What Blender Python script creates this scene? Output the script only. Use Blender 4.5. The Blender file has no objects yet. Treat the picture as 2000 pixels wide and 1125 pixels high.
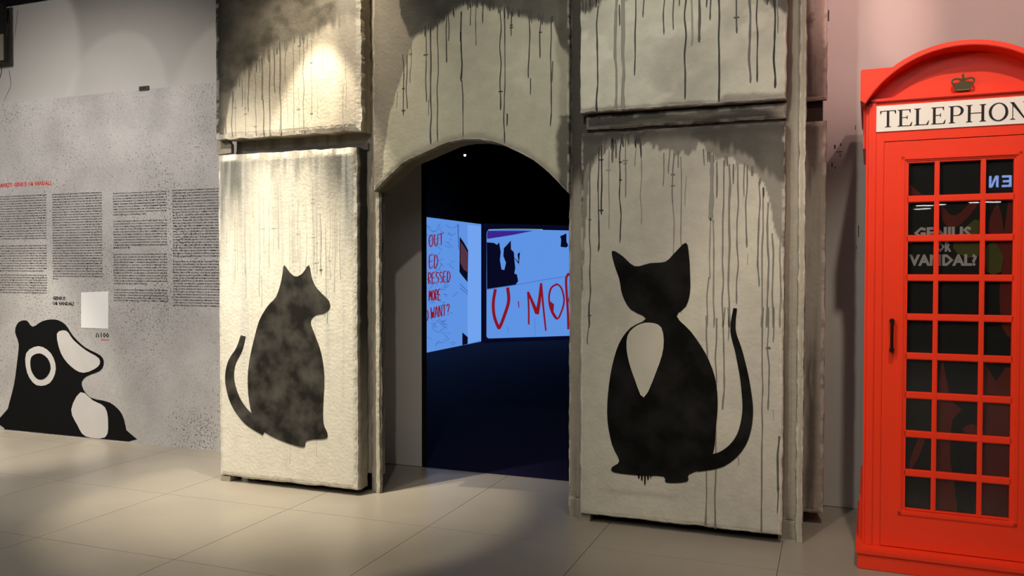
import bpy, bmesh, math, random
import numpy as np
from mathutils import Vector, Matrix
from mathutils.geometry import tessellate_polygon
random.seed(7)
RNG = np.random.default_rng(5)
S = bpy.context.scene
COL = S.collection
PI = math.pi

# ------------------------------------------------------------------ camera
F, YAW, PITCH, H, ROLL = 1620.0, math.radians(21.1), math.radians(1.28), 1.5, math.radians(.05)
fw = np.array([-math.sin(YAW) * math.cos(PITCH), math.cos(YAW) * math.cos(PITCH), -math.sin(PITCH)])
rt = np.array([math.cos(YAW), math.sin(YAW), 0.0]); up = np.cross(rt, fw)
rt, up = rt * math.cos(ROLL) + up * math.sin(ROLL), up * math.cos(ROLL) - rt * math.sin(ROLL)
EYE = np.array([0, 0, H])
cam = bpy.data.objects.new('camera', bpy.data.cameras.new('camera')); COL.objects.link(cam)
cam.data.sensor_width = 36; cam.data.sensor_fit = 'HORIZONTAL'; cam.data.lens = 36 * F / 2000
cam.data.clip_start = .05
m3 = Matrix(((rt[0], up[0], -fw[0]), (rt[1], up[1], -fw[1]), (rt[2], up[2], -fw[2])))
cam.matrix_world = Matrix.Translation(EYE) @ m3.to_4x4()
S.camera = cam

# ------------------------------------------------------------------ world, lamps and added fills, exposure
S.view_settings.view_transform = 'Standard'; S.view_settings.look = 'None'
S.view_settings.gamma = 1; S.view_settings.use_curve_mapping = False
S.view_settings.exposure = 0.0
w = bpy.data.worlds.new('world'); S.world = w; w.use_nodes = True
w.node_tree.nodes['Background'].inputs[0].default_value = (.5, .5, .5, 1)
w.node_tree.nodes['Background'].inputs[1].default_value = 0.02

def spot(name, loc, aim, watts, angle, blend=.5, col=(1, .9, .75), size=.06):
    l = bpy.data.lights.new(name, 'SPOT'); l.energy = watts; l.spot_size = math.radians(angle)
    l.spot_blend = blend; l.color = col; l.shadow_soft_size = size
    o = bpy.data.objects.new(name, l); COL.objects.link(o); o.location = loc
    o.rotation_euler = (Vector(aim) - Vector(loc)).to_track_quat('-Z', 'Y').to_euler(); return o
def area(name, loc, aim, watts, sx, sy, col=(1, .97, .92)):
    l = bpy.data.lights.new(name, 'AREA'); l.energy = watts; l.shape = 'RECTANGLE'; l.size = sx; l.size_y = sy; l.color = col
    o = bpy.data.objects.new(name, l); COL.objects.link(o); o.location = loc
    o.rotation_euler = (Vector(aim) - Vector(loc)).to_track_quat('-Z', 'Y').to_euler(); return o
WARM, NEUT, ROSE = (1, .92, .77), (1, .95, .91), (1, .60, .54)
spot('spot_upper_left', (-3.17, 4.36, 3.85), (-3.17, 4.40, 0), 290, 45, .3, (1, .88, .68), .012)
spot('spot_upper_left_soft', (-2.95, 4.0, 4.1), (-3.1, 4.75, 2.9), 130, 70, 1, (1, .88, .68), .05)
spot('spot_left_panel', (-3.85, 3.05, 4.4), (-3.62, 4.7, .5), 1150, 46, 1, WARM, .05)
spot('spot_text_floor', (-7.6, 4.2, 4.4), (-6.5, 5.0, 0), 1000, 32, .7, WARM, .05)
spot('spot_text', (-6.0, 1.4, 4.4), (-6.0, 5.5, 1.1), 860, 72, .9, NEUT, .08)
spot('spot_right_panel', (-1.3, 1.4, 4.4), (-1.1, 4.75, 2.0), 285, 62, .9, (1, .95, .84), .05)
spot('spot_box', (.35, 2.3, 4.5), (.65, 4.5, .7), 300, 54, .6, (1, .86, .7), .05)
spot('fill_kiosk_front', (-4.0, -2.2, 3.6), (.6, 4.5, 1.3), 330, 24, .6, (1, .9, .8), .05)  # fill added to lift the poster behind the kiosk glass
spot('rose_fill_wall', (.75, 3.6, 4.4), (.10, 5.6, 2.95), 240, 26, .9, ROSE, .04)  # rose spots added for the pink streaks and cast on this wall
spot('rose_fill_wall', (1.5, 3.4, 4.4), (.76, 5.6, 3.22), 200, 24, .4, ROSE, .04)
spot('rose_fill_wall', (1.3, 3.0, 4.45), (.5, 5.6, 2.9), 130, 75, 1, ROSE, .06)
spot('spot_wall_left', (-6.6, 2.8, 4.4), (-7.2, 5.6, 3.5), 60, 36, .25, NEUT, .02)
spot('spot_wall_left', (-5.0, 3.0, 4.4), (-5.9, 5.6, 3.0), 40, 22, .2, NEUT, .02)
spot('spot_wall_left', (-4.2, 3.6, 4.4), (-4.7, 5.6, 3.0), 30, 26, .3, WARM, .02)
area('hall_fill', (-2.5, -1.5, 4.4), (-2.5, -1.0, 0), 190, 9, 4, (1, .97, .93))  # added ambient fill in place of the hall's many lamps

# ------------------------------------------------------------------ helpers
def ray(u, v): return fw * F + rt * (u - 1000) + up * (562.5 - v)
def at(u, v, Y): d = ray(u, v); return EYE + d * (Y / d[1])
def atX(u, v, X): d = ray(u, v); return EYE + d * (X / d[0])
def atP(u, v, p0, n): d = ray(u, v); return EYE + d * ((p0 - EYE) @ n / (d @ n))
def lin(r, g=None, b=None):
    if g is None: r, g, b = r
    f = lambda c: (c / 255 / 12.92) if c <= 10 else ((c / 255 + .055) / 1.055) ** 2.4
    return (f(r), f(g), f(b))

class Strip(list): pass
class MB:
    def __init__(s): s.v = []; s.f = []; s.c = []
    def add(s, vs, fs, col=None):
        o = len(s.v); s.v += [tuple(map(float, p)) for p in vs]; s.f += [tuple(i + o for i in f) for f in fs]
        s.c += [col if col is not None else (1, 1, 1)] * len(vs)
    def box(s, x0, x1, y0, y1, z0, z1, col=None):
        s.add([(x0, y0, z0), (x1, y0, z0), (x1, y1, z0), (x0, y1, z0), (x0, y0, z1), (x1, y0, z1), (x1, y1, z1), (x0, y1, z1)],
              [(0, 3, 2, 1), (4, 5, 6, 7), (0, 1, 5, 4), (1, 2, 6, 5), (2, 3, 7, 6), (3, 0, 4, 7)], col); return s
    def prism(s, pts, fwd, col=None):
        """closed polygon of 3-D points, given thickness along the vector fwd (towards the viewer)"""
        P = [Vector(p) for p in pts]; n = len(P); t = Vector(fwd)
        if isinstance(pts, Strip):            # a brush stroke: left bank then right bank, filled quad by quad
            h = n // 2; Q = [p + t for p in P]; fs = []
            for i in range(h - 1):
                a, b, c, d = i, i + 1, n - 2 - i, n - 1 - i
                k = (P[b] - P[a]).cross(P[d] - P[a]).dot(t)
                fs.append((a + n, b + n, c + n, d + n) if k > 0 else (d + n, c + n, b + n, a + n))
            for i in range(n): j = (i + 1) % n; fs.append((i, j, j + n, i + n))
            s.add(P + Q, fs, col); return s
        tri = tessellate_polygon([P]); Q = [p + t for p in P]
        nn = Vector((0, 0, 0))
        for i in range(n): nn += P[i].cross(P[(i + 1) % n])
        flip = nn.dot(t) < 0
        fs = []
        for a, b, c in tri:
            k = (Q[b] - Q[a]).cross(Q[c] - Q[a]).dot(t)
            fs.append((a + n, b + n, c + n) if k > 0 else (a + n, c + n, b + n))
        for i in range(n):
            j = (i + 1) % n
            fs.append((i, i + n, j + n, j) if flip else (i, j, j + n, i + n))
        s.add(P + Q, fs, col); return s
    def tube(s, pts, r, n=8, col=None):
        P = [Vector(p) for p in pts]; rr = r if isinstance(r, (list, tuple)) else [r] * len(P); vs = []; fs = []
        for i, p in enumerate(P):
            d = (P[min(i + 1, len(P) - 1)] - P[max(i - 1, 0)]).normalized()
            a = d.orthogonal().normalized() if i == 0 else (a - d * a.dot(d)).normalized()
            b = d.cross(a)
            for k in range(n):
                t = 2 * PI * k / n; vs.append(p + (a * math.cos(t) + b * math.sin(t)) * rr[i])
        for i in range(len(P) - 1):
            for k in range(n):
                fs.append((i * n + k, i * n + (k + 1) % n, (i + 1) * n + (k + 1) % n, (i + 1) * n + k))
        fs.append(tuple(range(n - 1, -1, -1))); fs.append(tuple(range((len(P) - 1) * n, len(P) * n)))
        s.add(vs, fs, col); return s
    def mesh(s, name, mats, colors=False):
        me = bpy.data.meshes.new(name); me.from_pydata(s.v, [], s.f); me.update()
        for m in (mats if isinstance(mats, list) else [mats]): me.materials.append(m)
        if colors:
            a = me.color_attributes.new('Col', 'FLOAT_COLOR', 'POINT')
            a.data.foreach_set('color', np.c_[np.array(s.c), np.ones(len(s.c))].astype(np.float32).ravel())
        return me
    def build(s, name, mats, parent=None, colors=False, bevel=0):
        me = s.mesh(name, mats, colors)
        if bevel:
            bm = bmesh.new(); bm.from_mesh(me)
            es = [e for e in bm.edges if len(e.link_faces) == 2 and e.calc_face_angle(0) > .6]
            bmesh.ops.bevel(bm, geom=es, offset=bevel, segments=2, affect='EDGES', clamp_overlap=True)
            bm.to_mesh(me); bm.free()
        return link(name, me, parent)
def link(name, me, parent=None):
    o = bpy.data.objects.new(name, me); COL.objects.link(o)
    if parent: o.parent = parent; o.matrix_parent_inverse = parent.matrix_world.inverted()
    return o
def tag(o, label, cat, group=None):
    o['label'] = label; o['category'] = cat
    if group: o['group'] = group
    return o
def empty(name, loc):
    o = bpy.data.objects.new(name, None); COL.objects.link(o); o.location = loc; o.matrix_world = Matrix.Translation(loc); return o
def struct(name, mb, m, **k):
    o = mb.build(name, m, **k); o['kind'] = 'structure'; return o

# ------------------------------------------------------------------ materials
def mat(name, col, rough=.6, metal=0, spec=.5, bump=0, bscale=60, vary=0, vscale=8, emit=None, estr=1):
    m = bpy.data.materials.new(name); m.use_nodes = True; nt = m.node_tree; b = nt.nodes['Principled BSDF']
    b.inputs['Base Color'].default_value = (*col, 1); b.inputs['Roughness'].default_value = rough
    b.inputs['Metallic'].default_value = metal; b.inputs['Specular IOR Level'].default_value = spec
    tc = nt.nodes.new('ShaderNodeTexCoord')
    if vary:
        n = nt.nodes.new('ShaderNodeTexNoise'); n.inputs['Scale'].default_value = vscale; n.inputs['Detail'].default_value = 6
        nt.links.new(tc.outputs['Object'], n.inputs['Vector'])
        r = nt.nodes.new('ShaderNodeMapRange'); r.inputs[1].default_value = .3; r.inputs[2].default_value = .7
        r.inputs[3].default_value = 1 - vary; r.inputs[4].default_value = 1 + vary
        nt.links.new(n.outputs['Fac'], r.inputs[0])
        x = nt.nodes.new('ShaderNodeMix'); x.data_type = 'RGBA'; x.blend_type = 'MULTIPLY'; x.inputs[0].default_value = 1
        x.inputs[6].default_value = (*col, 1); nt.links.new(r.outputs[0], x.inputs[7]); nt.links.new(x.outputs[2], b.inputs['Base Color'])
    if bump:
        n = nt.nodes.new('ShaderNodeTexNoise'); n.inputs['Scale'].default_value = bscale; n.inputs['Detail'].default_value = 5
        nt.links.new(tc.outputs['Object'], n.inputs['Vector'])
        k = nt.nodes.new('ShaderNodeBump'); k.inputs['Strength'].default_value = bump; k.inputs['Distance'].default_value = .01
        nt.links.new(n.outputs['Fac'], k.inputs['Height']); nt.links.new(k.outputs[0], b.inputs['Normal'])
    if emit:
        b.inputs['Emission Color'].default_value = (*emit, 1); b.inputs['Emission Strength'].default_value = estr
    return m
def colmat(name, rough=.75, bump=.35, bscale=45):
    """painted plaster: colour painted on the surface (attribute Col), fine relief"""
    m = mat(name, (1, 1, 1), rough, bump=bump, bscale=bscale, spec=.3); nt = m.node_tree
    a = nt.nodes.new('ShaderNodeAttribute'); a.attribute_name = 'Col'
    n = nt.nodes.new('ShaderNodeTexNoise'); n.inputs['Scale'].default_value = 14; n.inputs['Detail'].default_value = 8
    tc = [k for k in nt.nodes if k.type == 'TEX_COORD'][0]; nt.links.new(tc.outputs['Object'], n.inputs['Vector'])
    r = nt.nodes.new('ShaderNodeMapRange'); r.inputs[1].default_value = .3; r.inputs[2].default_value = .7; r.inputs[3].default_value = .92; r.inputs[4].default_value = 1.06
    nt.links.new(n.outputs['Fac'], r.inputs[0])
    x = nt.nodes.new('ShaderNodeMix'); x.data_type = 'RGBA'; x.blend_type = 'MULTIPLY'; x.inputs[0].default_value = 1
    nt.links.new(a.outputs['Color'], x.inputs[6]); nt.links.new(r.outputs[0], x.inputs[7])
    nt.links.new(x.outputs[2], nt.nodes['Principled BSDF'].inputs['Base Color']); return m
def emis(name, col, st=1.0):
    m = bpy.data.materials.new(name); m.use_nodes = True; nt = m.node_tree; nt.nodes.clear()
    e = nt.nodes.new('ShaderNodeEmission'); e.inputs[0].default_value = (*col, 1); e.inputs[1].default_value = st
    o = nt.nodes.new('ShaderNodeOutputMaterial'); nt.links.new(e.outputs[0], o.inputs[0]); return m

M = {}
M['wall'] = mat('wall_paint', lin(176, 172, 166), .85, bump=.08, bscale=25, vary=.03, vscale=2, spec=.25)
M['dark'] = mat('black_paint', lin(14, 14, 15), .9, spec=.2)
M['carpet'] = mat('dark_carpet', lin(18, 14, 44), .9, spec=.12, bump=.3, bscale=200)
M['ceil'] = mat('ceiling_paint', lin(60, 58, 56), .9)
M['grout'] = mat('grout', lin(92, 86, 78), .9)
M['print'] = mat('black_print', lin(12, 12, 12), .8, spec=.1)
M['printred'] = mat('red_print', lin(200, 52, 40), .6)
M['plaster'] = colmat('painted_plaster')
M['drip'] = colmat('drip_paint', .55, .1)
M['pale'] = mat('pale_paint', lin(196, 193, 186), .7, vary=.06)
M['red'] = mat('red_gloss_paint', lin(234, 56, 24), .34, spec=.45, vary=.03, vscale=4)
M['bronze'] = mat('dark_bronze', lin(58, 40, 22), .35, metal=.8)
M['crown'] = mat('dark_gilt', lin(66, 58, 16), .45, metal=.3)
M['signwhite'] = mat('sign_white', lin(232, 226, 218), .25)
M['black'] = mat('black_plastic', lin(18, 18, 16), .5)
M['grey'] = mat('grey_plastic', lin(120, 112, 98), .6)
M['metal'] = mat('grey_metal', lin(92, 90, 84), .4, metal=.7)
M['foot'] = mat('dirty_plaster', lin(138, 130, 114), .8, vary=.15, vscale=30)
M['white'] = mat('white_card', lin(226, 224, 220), .6)

def tile_mat():
    m = mat('stone_tile', lin(146, 138, 125), .34, spec=.45, vary=.06, vscale=1.6)
    nt = m.node_tree; b = nt.nodes['Principled BSDF']
    tc = [k for k in nt.nodes if k.type == 'TEX_COORD'][0]
    g = nt.nodes.new('ShaderNodeNewGeometry')
    n = nt.nodes.new('ShaderNodeTexNoise'); n.inputs['Scale'].default_value = 3; n.inputs['Detail'].default_value = 4
    nt.links.new(g.outputs['Position'], n.inputs['Vector'])
    r = nt.nodes.new('ShaderNodeMapRange'); r.inputs[3].default_value = .26; r.inputs[4].default_value = .42
    nt.links.new(n.outputs['Fac'], r.inputs[0]); nt.links.new(r.outputs[0], b.inputs['Roughness'])
    for k in nt.nodes:                       # mottling runs on over the joints
        if k.type == 'TEX_NOISE' and abs(k.inputs['Scale'].default_value - 1.6) < .01: nt.links.new(g.outputs['Position'], k.inputs['Vector'])
    return m
M['tile'] = tile_mat()

def concrete_mat():
    m = mat('concrete_print', (1, 1, 1), .6, spec=.35); nt = m.node_tree; b = nt.nodes['Principled BSDF']
    tc = [k for k in nt.nodes if k.type == 'TEX_COORD'][0]
    def noise(sc, det=6, stretch=None):
        n = nt.nodes.new('ShaderNodeTexNoise'); n.inputs['Scale'].default_value = sc; n.inputs['Detail'].default_value = det
        nt.links.new(tc.outputs['Object'], n.inputs['Vector']); return n
    def ramp(src, p0, c0, p1, c1):
        r = nt.nodes.new('ShaderNodeValToRGB'); e = r.color_ramp.elements; e[0].position = p0; e[1].position = p1
        e[0].color = (*c0, 1); e[1].color = (*c1, 1); nt.links.new(src, r.inputs[0]); return r
    base = ramp(noise(2.2, 8).outputs['Fac'], .3, lin(158, 154, 150), .72, lin(186, 182, 178))
    pits = noise(62, 3); zone = noise(1.3, 3)
    a = nt.nodes.new('ShaderNodeMath'); a.operation = 'MULTIPLY_ADD'; a.inputs[1].default_value = .42
    nt.links.new(zone.outputs['Fac'], a.inputs[0]); nt.links.new(pits.outputs['Fac'], a.inputs[2])
    pm = ramp(a.outputs[0], .81, (0, 0, 0), .93, (1, 1, 1))
    x = nt.nodes.new('ShaderNodeMix'); x.data_type = 'RGBA'; nt.links.new(pm.outputs[0], x.inputs[0])
    nt.links.new(base.outputs[0], x.inputs[6]); x.inputs[7].default_value = (*lin(104, 99, 96), 1)
    fine = noise(90, 3); fr = ramp(fine.outputs['Fac'], .36, (.78,) * 3, .5, (1,) * 3)
    y = nt.nodes.new('ShaderNodeMix'); y.data_type = 'RGBA'; y.blend_type = 'MULTIPLY'; y.inputs[0].default_value = .8
    nt.links.new(x.outputs[2], y.inputs[6]); nt.links.new(fr.outputs[0], y.inputs[7])
    nt.links.new(y.outputs[2], b.inputs['Base Color']); return m
M['concrete'] = concrete_mat()

def glass_mat():
    m = bpy.data.materials.new('clear_glass'); m.use_nodes = True; nt = m.node_tree; nt.nodes.clear()
    o = nt.nodes.new('ShaderNodeOutputMaterial'); mx = nt.nodes.new('ShaderNodeMixShader')
    t = nt.nodes.new('ShaderNodeBsdfTransparent'); t.inputs[0].default_value = (.95, .96, .95, 1)
    g = nt.nodes.new('ShaderNodeBsdfGlossy'); g.inputs['Roughness'].default_value = .01
    fr = nt.nodes.new('ShaderNodeFresnel'); fr.inputs[0].default_value = 1.6
    nt.links.new(fr.outputs[0], mx.inputs[0]); nt.links.new(t.outputs[0], mx.inputs[1]); nt.links.new(g.outputs[0], mx.inputs[2])
    nt.links.new(mx.outputs[0], o.inputs[0]); return m
M['glass'] = glass_mat()

# ------------------------------------------------------------------ numpy noise for painted surfaces
TAB = RNG.random((256, 256))
def vn(x, y, k=0):
    x = np.asarray(x) + 17.3 * k; y = np.asarray(y) + 9.1 * k
    xi = np.floor(x).astype(int); yi = np.floor(y).astype(int); fx = x - xi; fy = y - yi
    fx = fx * fx * (3 - 2 * fx); fy = fy * fy * (3 - 2 * fy)
    T = lambda i, j: TAB[i % 256, j % 256]
    return (T(xi, yi) * (1 - fx) + T(xi + 1, yi) * fx) * (1 - fy) + (T(xi, yi + 1) * (1 - fx) + T(xi + 1, yi + 1) * fx) * fy
def fbm(x, y, k=0, o=5):
    s = 0; a = .5
    for i in range(o): s = s + a * vn(x * 2 ** i, y * 2 ** i, k + i); a *= .5
    return s / (1 - .5 ** o)
def ss(a, b, x): t = np.clip((x - a) / (b - a), 0, 1); return t * t * (3 - 2 * t)

# ------------------------------------------------------------------ the setting
XL, XR, YB = -10.5, 6.5, -16.0
WALLY, OPL, OPR, OPT = 5.6, -2.894, -1.25, 2.62
CEIL = 4.6
TOP = 4.6
struct('wall_back', MB().box(XL, OPL, WALLY, WALLY + .06, 0, TOP).box(OPR, XR, WALLY, WALLY + .06, 0, TOP)
       .box(OPL, OPR, WALLY, WALLY + .06, OPT, TOP), M['wall'])
struct('trim_1', MB().box(OPL, OPL + .012, WALLY + .002, WALLY + .062, 0, OPT).box(OPR - .012, OPR, WALLY + .002, WALLY + .062, 0, OPT)
       .box(OPL + .012, OPR - .012, WALLY + .002, WALLY + .062, OPT - .012, OPT), M['dark'])
zb = at(50, 7, WALLY)[2]
struct('trim_2', MB().box(XL, -4.2, WALLY - .03, WALLY - .001, zb, zb + .35), M['dark'])
struct('wall_left', MB().box(XL - .12, XL, YB, WALLY + .12, 0, TOP), M['wall'])
struct('wall_right', MB().box(XR, XR + .12, YB, WALLY + .12, 0, TOP), M['wall'])
struct('wall_front', MB().box(XL, XR, YB - .12, YB, 0, TOP), M['dark'])
struct('ceiling', MB().box(XL, XR, -8, WALLY + .12, CEIL, CEIL + .1), M['ceil'])
struct('ceiling', MB().box(XL, XR, YB, -8, 3.1, CEIL + .1), M['ceil'])
# floor: a bed with every tile laid on it, a 3 mm joint between
fl = struct('floor', MB().box(XL, XR, YB, WALLY + .12, -.1, -.007), M['grout'])
TX, TY, G = .973, .965, .0016
tm = MB(); tm.box(G, TX - G, G, TY - G, -.008, 0); tmesh = tm.mesh('tile', M['tile'])
cut = {}
for j in range(-5, 2):
    y0 = 4.305 + (j) * TY
    h_ = min(TY, WALLY - y0)
    if h_ < .05: continue
    for i in range(-8, 10):
        x0 = -3.16 + i * TX
        if x0 < XL or x0 + TX > XR: continue
        if h_ < TY - 1e-4:
            if h_ not in cut: c = MB(); c.box(G, TX - G, G, h_, -.008, 0); cut[h_] = c.mesh('tile', M['tile'])
            me = cut[h_]
        else: me = tmesh
        t = link('tile', me, fl); t.location = (x0, y0, 0)
far_y = 4.305 - 5 * TY
MBf = MB().box(XL, XR, YB, far_y - G, -.008, 0); MBf.build('hall_paving', M['tile'], fl)
# dark room behind the opening
DX0, DX1, DY1 = -7.6, 3.0, 24.0
struct('floor', MB().box(DX0 - 1, DX1, WALLY, DY1, -.1, .003), M['carpet'])
struct('wall_far_left', MB().box(-7.5, -7.4, WALLY + .07, DY1, 0, 4.2), M['dark'])
struct('wall_far_right', MB().box(DX1, DX1 + .1, WALLY + .07, DY1, 0, 4.2), M['dark'])
struct('wall_far', MB().box(-7.4, DX1, DY1, DY1 + .1, 0, 4.2), M['dark'])
struct('wall_far_front', MB().box(-7.4, OPL - .01, WALLY + .064, WALLY + .075, 0, 4.2).box(OPR + .01, DX1, WALLY + .064, WALLY + .075, 0, 4.2)
       .box(OPL - .01, OPR + .01, WALLY + .064, WALLY + .075, OPT, 4.2), M['dark'])
struct('ceiling', MB().box(-7.5, DX1, WALLY + .07, DY1, 4.2, 4.3), M['dark'])

# ------------------------------------------------------------------ painted plaster slabs
CREAM, DARK, MID = np.array(lin(206, 200, 183)), np.array(lin(58, 55, 49)), np.array(lin(128, 124, 114))
def mixc(a, b, t): return a * (1 - t[..., None]) + b * t[..., None]
def slab(name, x0, x1, z0, z1, yf, yb, paint, parent=None, res=.0085, zbot=None, bev=.012, topbev=.02, side=None, seed=0, rough=.006, rim=.45, rimtop=.3):
    """front skin as a grid with a broken edge, four rough side skins, a back: one closed mesh with its colours"""
    nx = max(6, int((x1 - x0) / res)); nz = max(6, int((z1 - z0) / res))
    xs = np.linspace(0, 1, nx + 1); zs = np.linspace(0, 1, nz + 1)
    A, B = np.meshgrid(xs, zs)
    X = x0 + (x1 - x0) * A
    bot = zbot(X) if zbot else np.full_like(X, z0)
    Z = bot + (z1 - bot) * B
    d = np.minimum.reduce([X - x0, x1 - X, Z - bot, z1 - Z])
    Y = yf + .0012 * (fbm(X * 6, Z * 6, seed) - .5) + ss(.02, 0, d) * .006 * fbm(X * 30, Z * 30, seed + 3)
    jx = (fbm(Z * 14, X * 3, seed + 5) - .5) * rough * 2; jz = (fbm(X * 14, Z * 3, seed + 8) - .5) * rough * 2
    X2 = X + jx * (ss(.03, 0, X - x0) + ss(.03, 0, x1 - X)); Z2 = Z + jz * (ss(.03, 0, Z - bot) + ss(.03, 0, z1 - Z))
    C = paint(X, Z, d)
    ew = ss(.010, 0, d) * ss(.46, .6, fbm(X * 16, Z * 16, seed + 11))
    ew = ew * np.where(z1 - Z < .012, rimtop, rim); C = mixc(C, np.array(lin(222, 216, 204)), ew)
    V = np.stack([X2, Y, Z2], -1).reshape(-1, 3); Cv = C.reshape(-1, 3)
    idx = np.arange((nx + 1) * (nz + 1)).reshape(nz + 1, nx + 1)
    q = np.stack([idx[:-1, :-1], idx[:-1, 1:], idx[1:, 1:], idx[1:, :-1]], -1).reshape(-1, 4)
    ring = np.concatenate([idx[0, :], idx[1:, -1], idx[-1, -2::-1], idx[-2:0:-1, 0]])
    out = np.zeros((len(ring), 2)); n0 = nx + 1; n1 = n0 + nz; n2 = n1 + nx
    out[:n0, 1] -= 1; out[n0 - 1:n1, 0] += 1; out[n1 - 1:n2, 1] += 1; out[n2 - 1:, 0] -= 1; out[0, 0] -= 1
    verts = [V]; cols = [Cv]; faces = [q]; prev = ring; base = len(V)
    rv = V[ring]; steps = [(bev, .010), (bev * 1.2, (yb - yf) * .35), (bev, (yb - yf) * .7), (bev, yb - yf)]
    for k, (o_, dep) in enumerate(steps):
        nv = rv.copy(); jit = (fbm(rv[:, 0] * 18 + k, rv[:, 2] * 18, seed + 20 + k) - .5) * rough * 1.6
        top = np.where(out[:, 1] > 0, topbev / max(bev, 1e-6), 1.0)
        nv[:, 0] += out[:, 0] * (o_ + jit); nv[:, 2] += out[:, 1] * (o_ * top + jit); nv[:, 1] = yf + dep + jit * (k < 3)
        sc = Cv[ring] * 0 + (MID * .9 if side is None else side(nv[:, 0], nv[:, 2]))
        sc = sc * (.75 + .5 * fbm(nv[:, 0] * 9 + nv[:, 1] * 40, nv[:, 2] * 9, seed + 30))[:, None]
        if k == 0:
            wv = ss(.46, .6, fbm(rv[:, 0] * 30, rv[:, 2] * 30, seed + 40))[:, None] * np.where(out[:, 1] > 0, rimtop, rim)[:, None]; sc = Cv[ring] * (1 - wv) + np.array(lin(214, 208, 194)) * wv
        new = np.arange(base, base + len(ring)); base += len(ring)
        verts.append(nv); cols.append(sc)
        faces.append(np.stack([prev, new, np.roll(new, -1), np.roll(prev, -1)], -1)); prev = new
    V = np.concatenate(verts); Cc = np.concatenate(cols); Fq = np.concatenate(faces)
    me = bpy.data.meshes.new(name); me.from_pydata(V.tolist(), [], Fq.tolist() + [tuple(int(i) for i in prev)]); me.update()
    me.materials.append(M['plaster'])
    a = me.color_attributes.new('Col', 'FLOAT_COLOR', 'POINT')
    a.data.foreach_set('color', np.c_[Cc, np.ones(len(Cc))].astype(np.float32).ravel())
    o = link(name, me, parent)
    return o
def line(pts, Y):
    P = np.array([at(u, v, Y) for u, v in pts]); i = np.argsort(P[:, 0]); return P[i, 0], P[i, 2]
def above(pts, Y, X, Z, amp=.05, soft=.03, k=0):
    bx, bz = line(pts, Y)
    b = np.interp(X, bx, bz)
    n = (fbm(X * 9, Z * 9, k) - .5) * amp * 2 + (vn(X * 55, Z * 2.5, k + 2) - .5) * amp
    return ss(-soft, soft, Z - b + n)

YP = 4.71        # front of the four big slabs
YA = 4.75        # front of the arch slab
ax, az = line([(727, 376), (741, 361), (758, 344), (785, 318), (800, 309), (822, 300), (850, 287), (876, 277), (905, 272), (933, 271), (960, 275), (984, 283), (1012, 296), (1041, 312), (1070, 335), (1098, 364), (1112, 380)], YA)
def p_lower_left(X, Z, d):
    C = np.broadcast_to(CREAM, X.shape + (3,)) * 1.0
    st = fbm(X * 26, Z * 1.1, 3); st2 = fbm(X * 60, Z * 1.6, 9)
    g = ss(1.45, 2.25, Z + .5 * (st - .5)) * (.25 + .75 * np.maximum(ss(-3.35, -2.95, X), ss(-3.62, -4.02, X)))
    g = np.maximum(g, .62 * ss(2.02, 2.26, Z + .3 * (st - .5)))
    g = np.maximum(g, .35 * ss(1.2, 1.9, Z) * ss(.45, .75, st2))
    C = mixc(C, np.array(lin(88, 87, 82)), np.clip(g * (.75 + .7 * fbm(X * 5, Z * 4, 4)), 0, .95))
    C = mixc(C, np.array(lin(176, 176, 170)), .5 * ss(.52, .8, fbm(X * 40, Z * .8, 12)) * ss(.3, 1.2, Z))
    return mixc(C, np.array(lin(168, 160, 142)), ss(.02, 0, d) * .4)
def p_upper_left(X, Z, d):
    b = [(424, 330), (432, 282), (440, 252), (449, 190), (470, 152), (500, 132), (520, 108), (550, 87), (580, 74), (620, 62), (650, 48), (690, 30), (714, 10)]
    m = above(b, YP, X, Z, .045, .05, 21)
    C = mixc(np.broadcast_to(np.array(lin(210, 200, 180)), X.shape + (3,)), np.array(lin(92, 86, 76)), m * (.55 + .6 * fbm(X * 6, Z * 7, 23)).clip(0, 1))
    C = mixc(C, np.array(lin(52, 49, 44)), m * ss(.45, .8, fbm(X * 7 + Z * 5, Z * 10 - X * 3, 25, 6)) * .6)
    C = mixc(C, np.array(lin(60, 56, 50)), ss(-3.96, -4.03, X + .04 * (fbm(X * 8, Z * 8, 27) - .5)) * .8)
    r = ss(-3.10, -2.99, X + .08 * (fbm(X * 6, Z * 3, 29) - .5))
    C = mixc(C, np.array(lin(150, 143, 134)), r * .6)
    return C
def p_upper_right(X, Z, d):
    C = np.broadcast_to(np.array(lin(200, 198, 180)), X.shape + (3,)) * 1.0
    C = mixc(C, np.array(lin(168, 166, 152)), ss(.42, .7, fbm(X * 3, Z * 4, 31)) * .7)
    C = mixc(C, np.array(lin(216, 212, 196)), ss(.62, .75, fbm(X * 7, Z * 9, 33)) * .6)
    b = [(1132, 20), (1150, 24), (1170, 10), (1200, -8), (1300, -14), (1400, -14), (1480, -6), (1500, 8), (1520, 16), (1536, 30)]
    C = mixc(C, DARK, above(b, YP, X, Z, .03, .015, 35) * .85)
    bx, bz = line([(1132, 212), (1280, 203), (1400, 194), (1420, 184), (1536, 180)], YP)
    C = mixc(C, np.array(lin(140, 132, 122)), ss(.012, -.012, Z - np.interp(X, bx, bz) + .03 * (fbm(X * 20, Z * 20, 37) - .5)) * .8)
    return C
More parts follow.
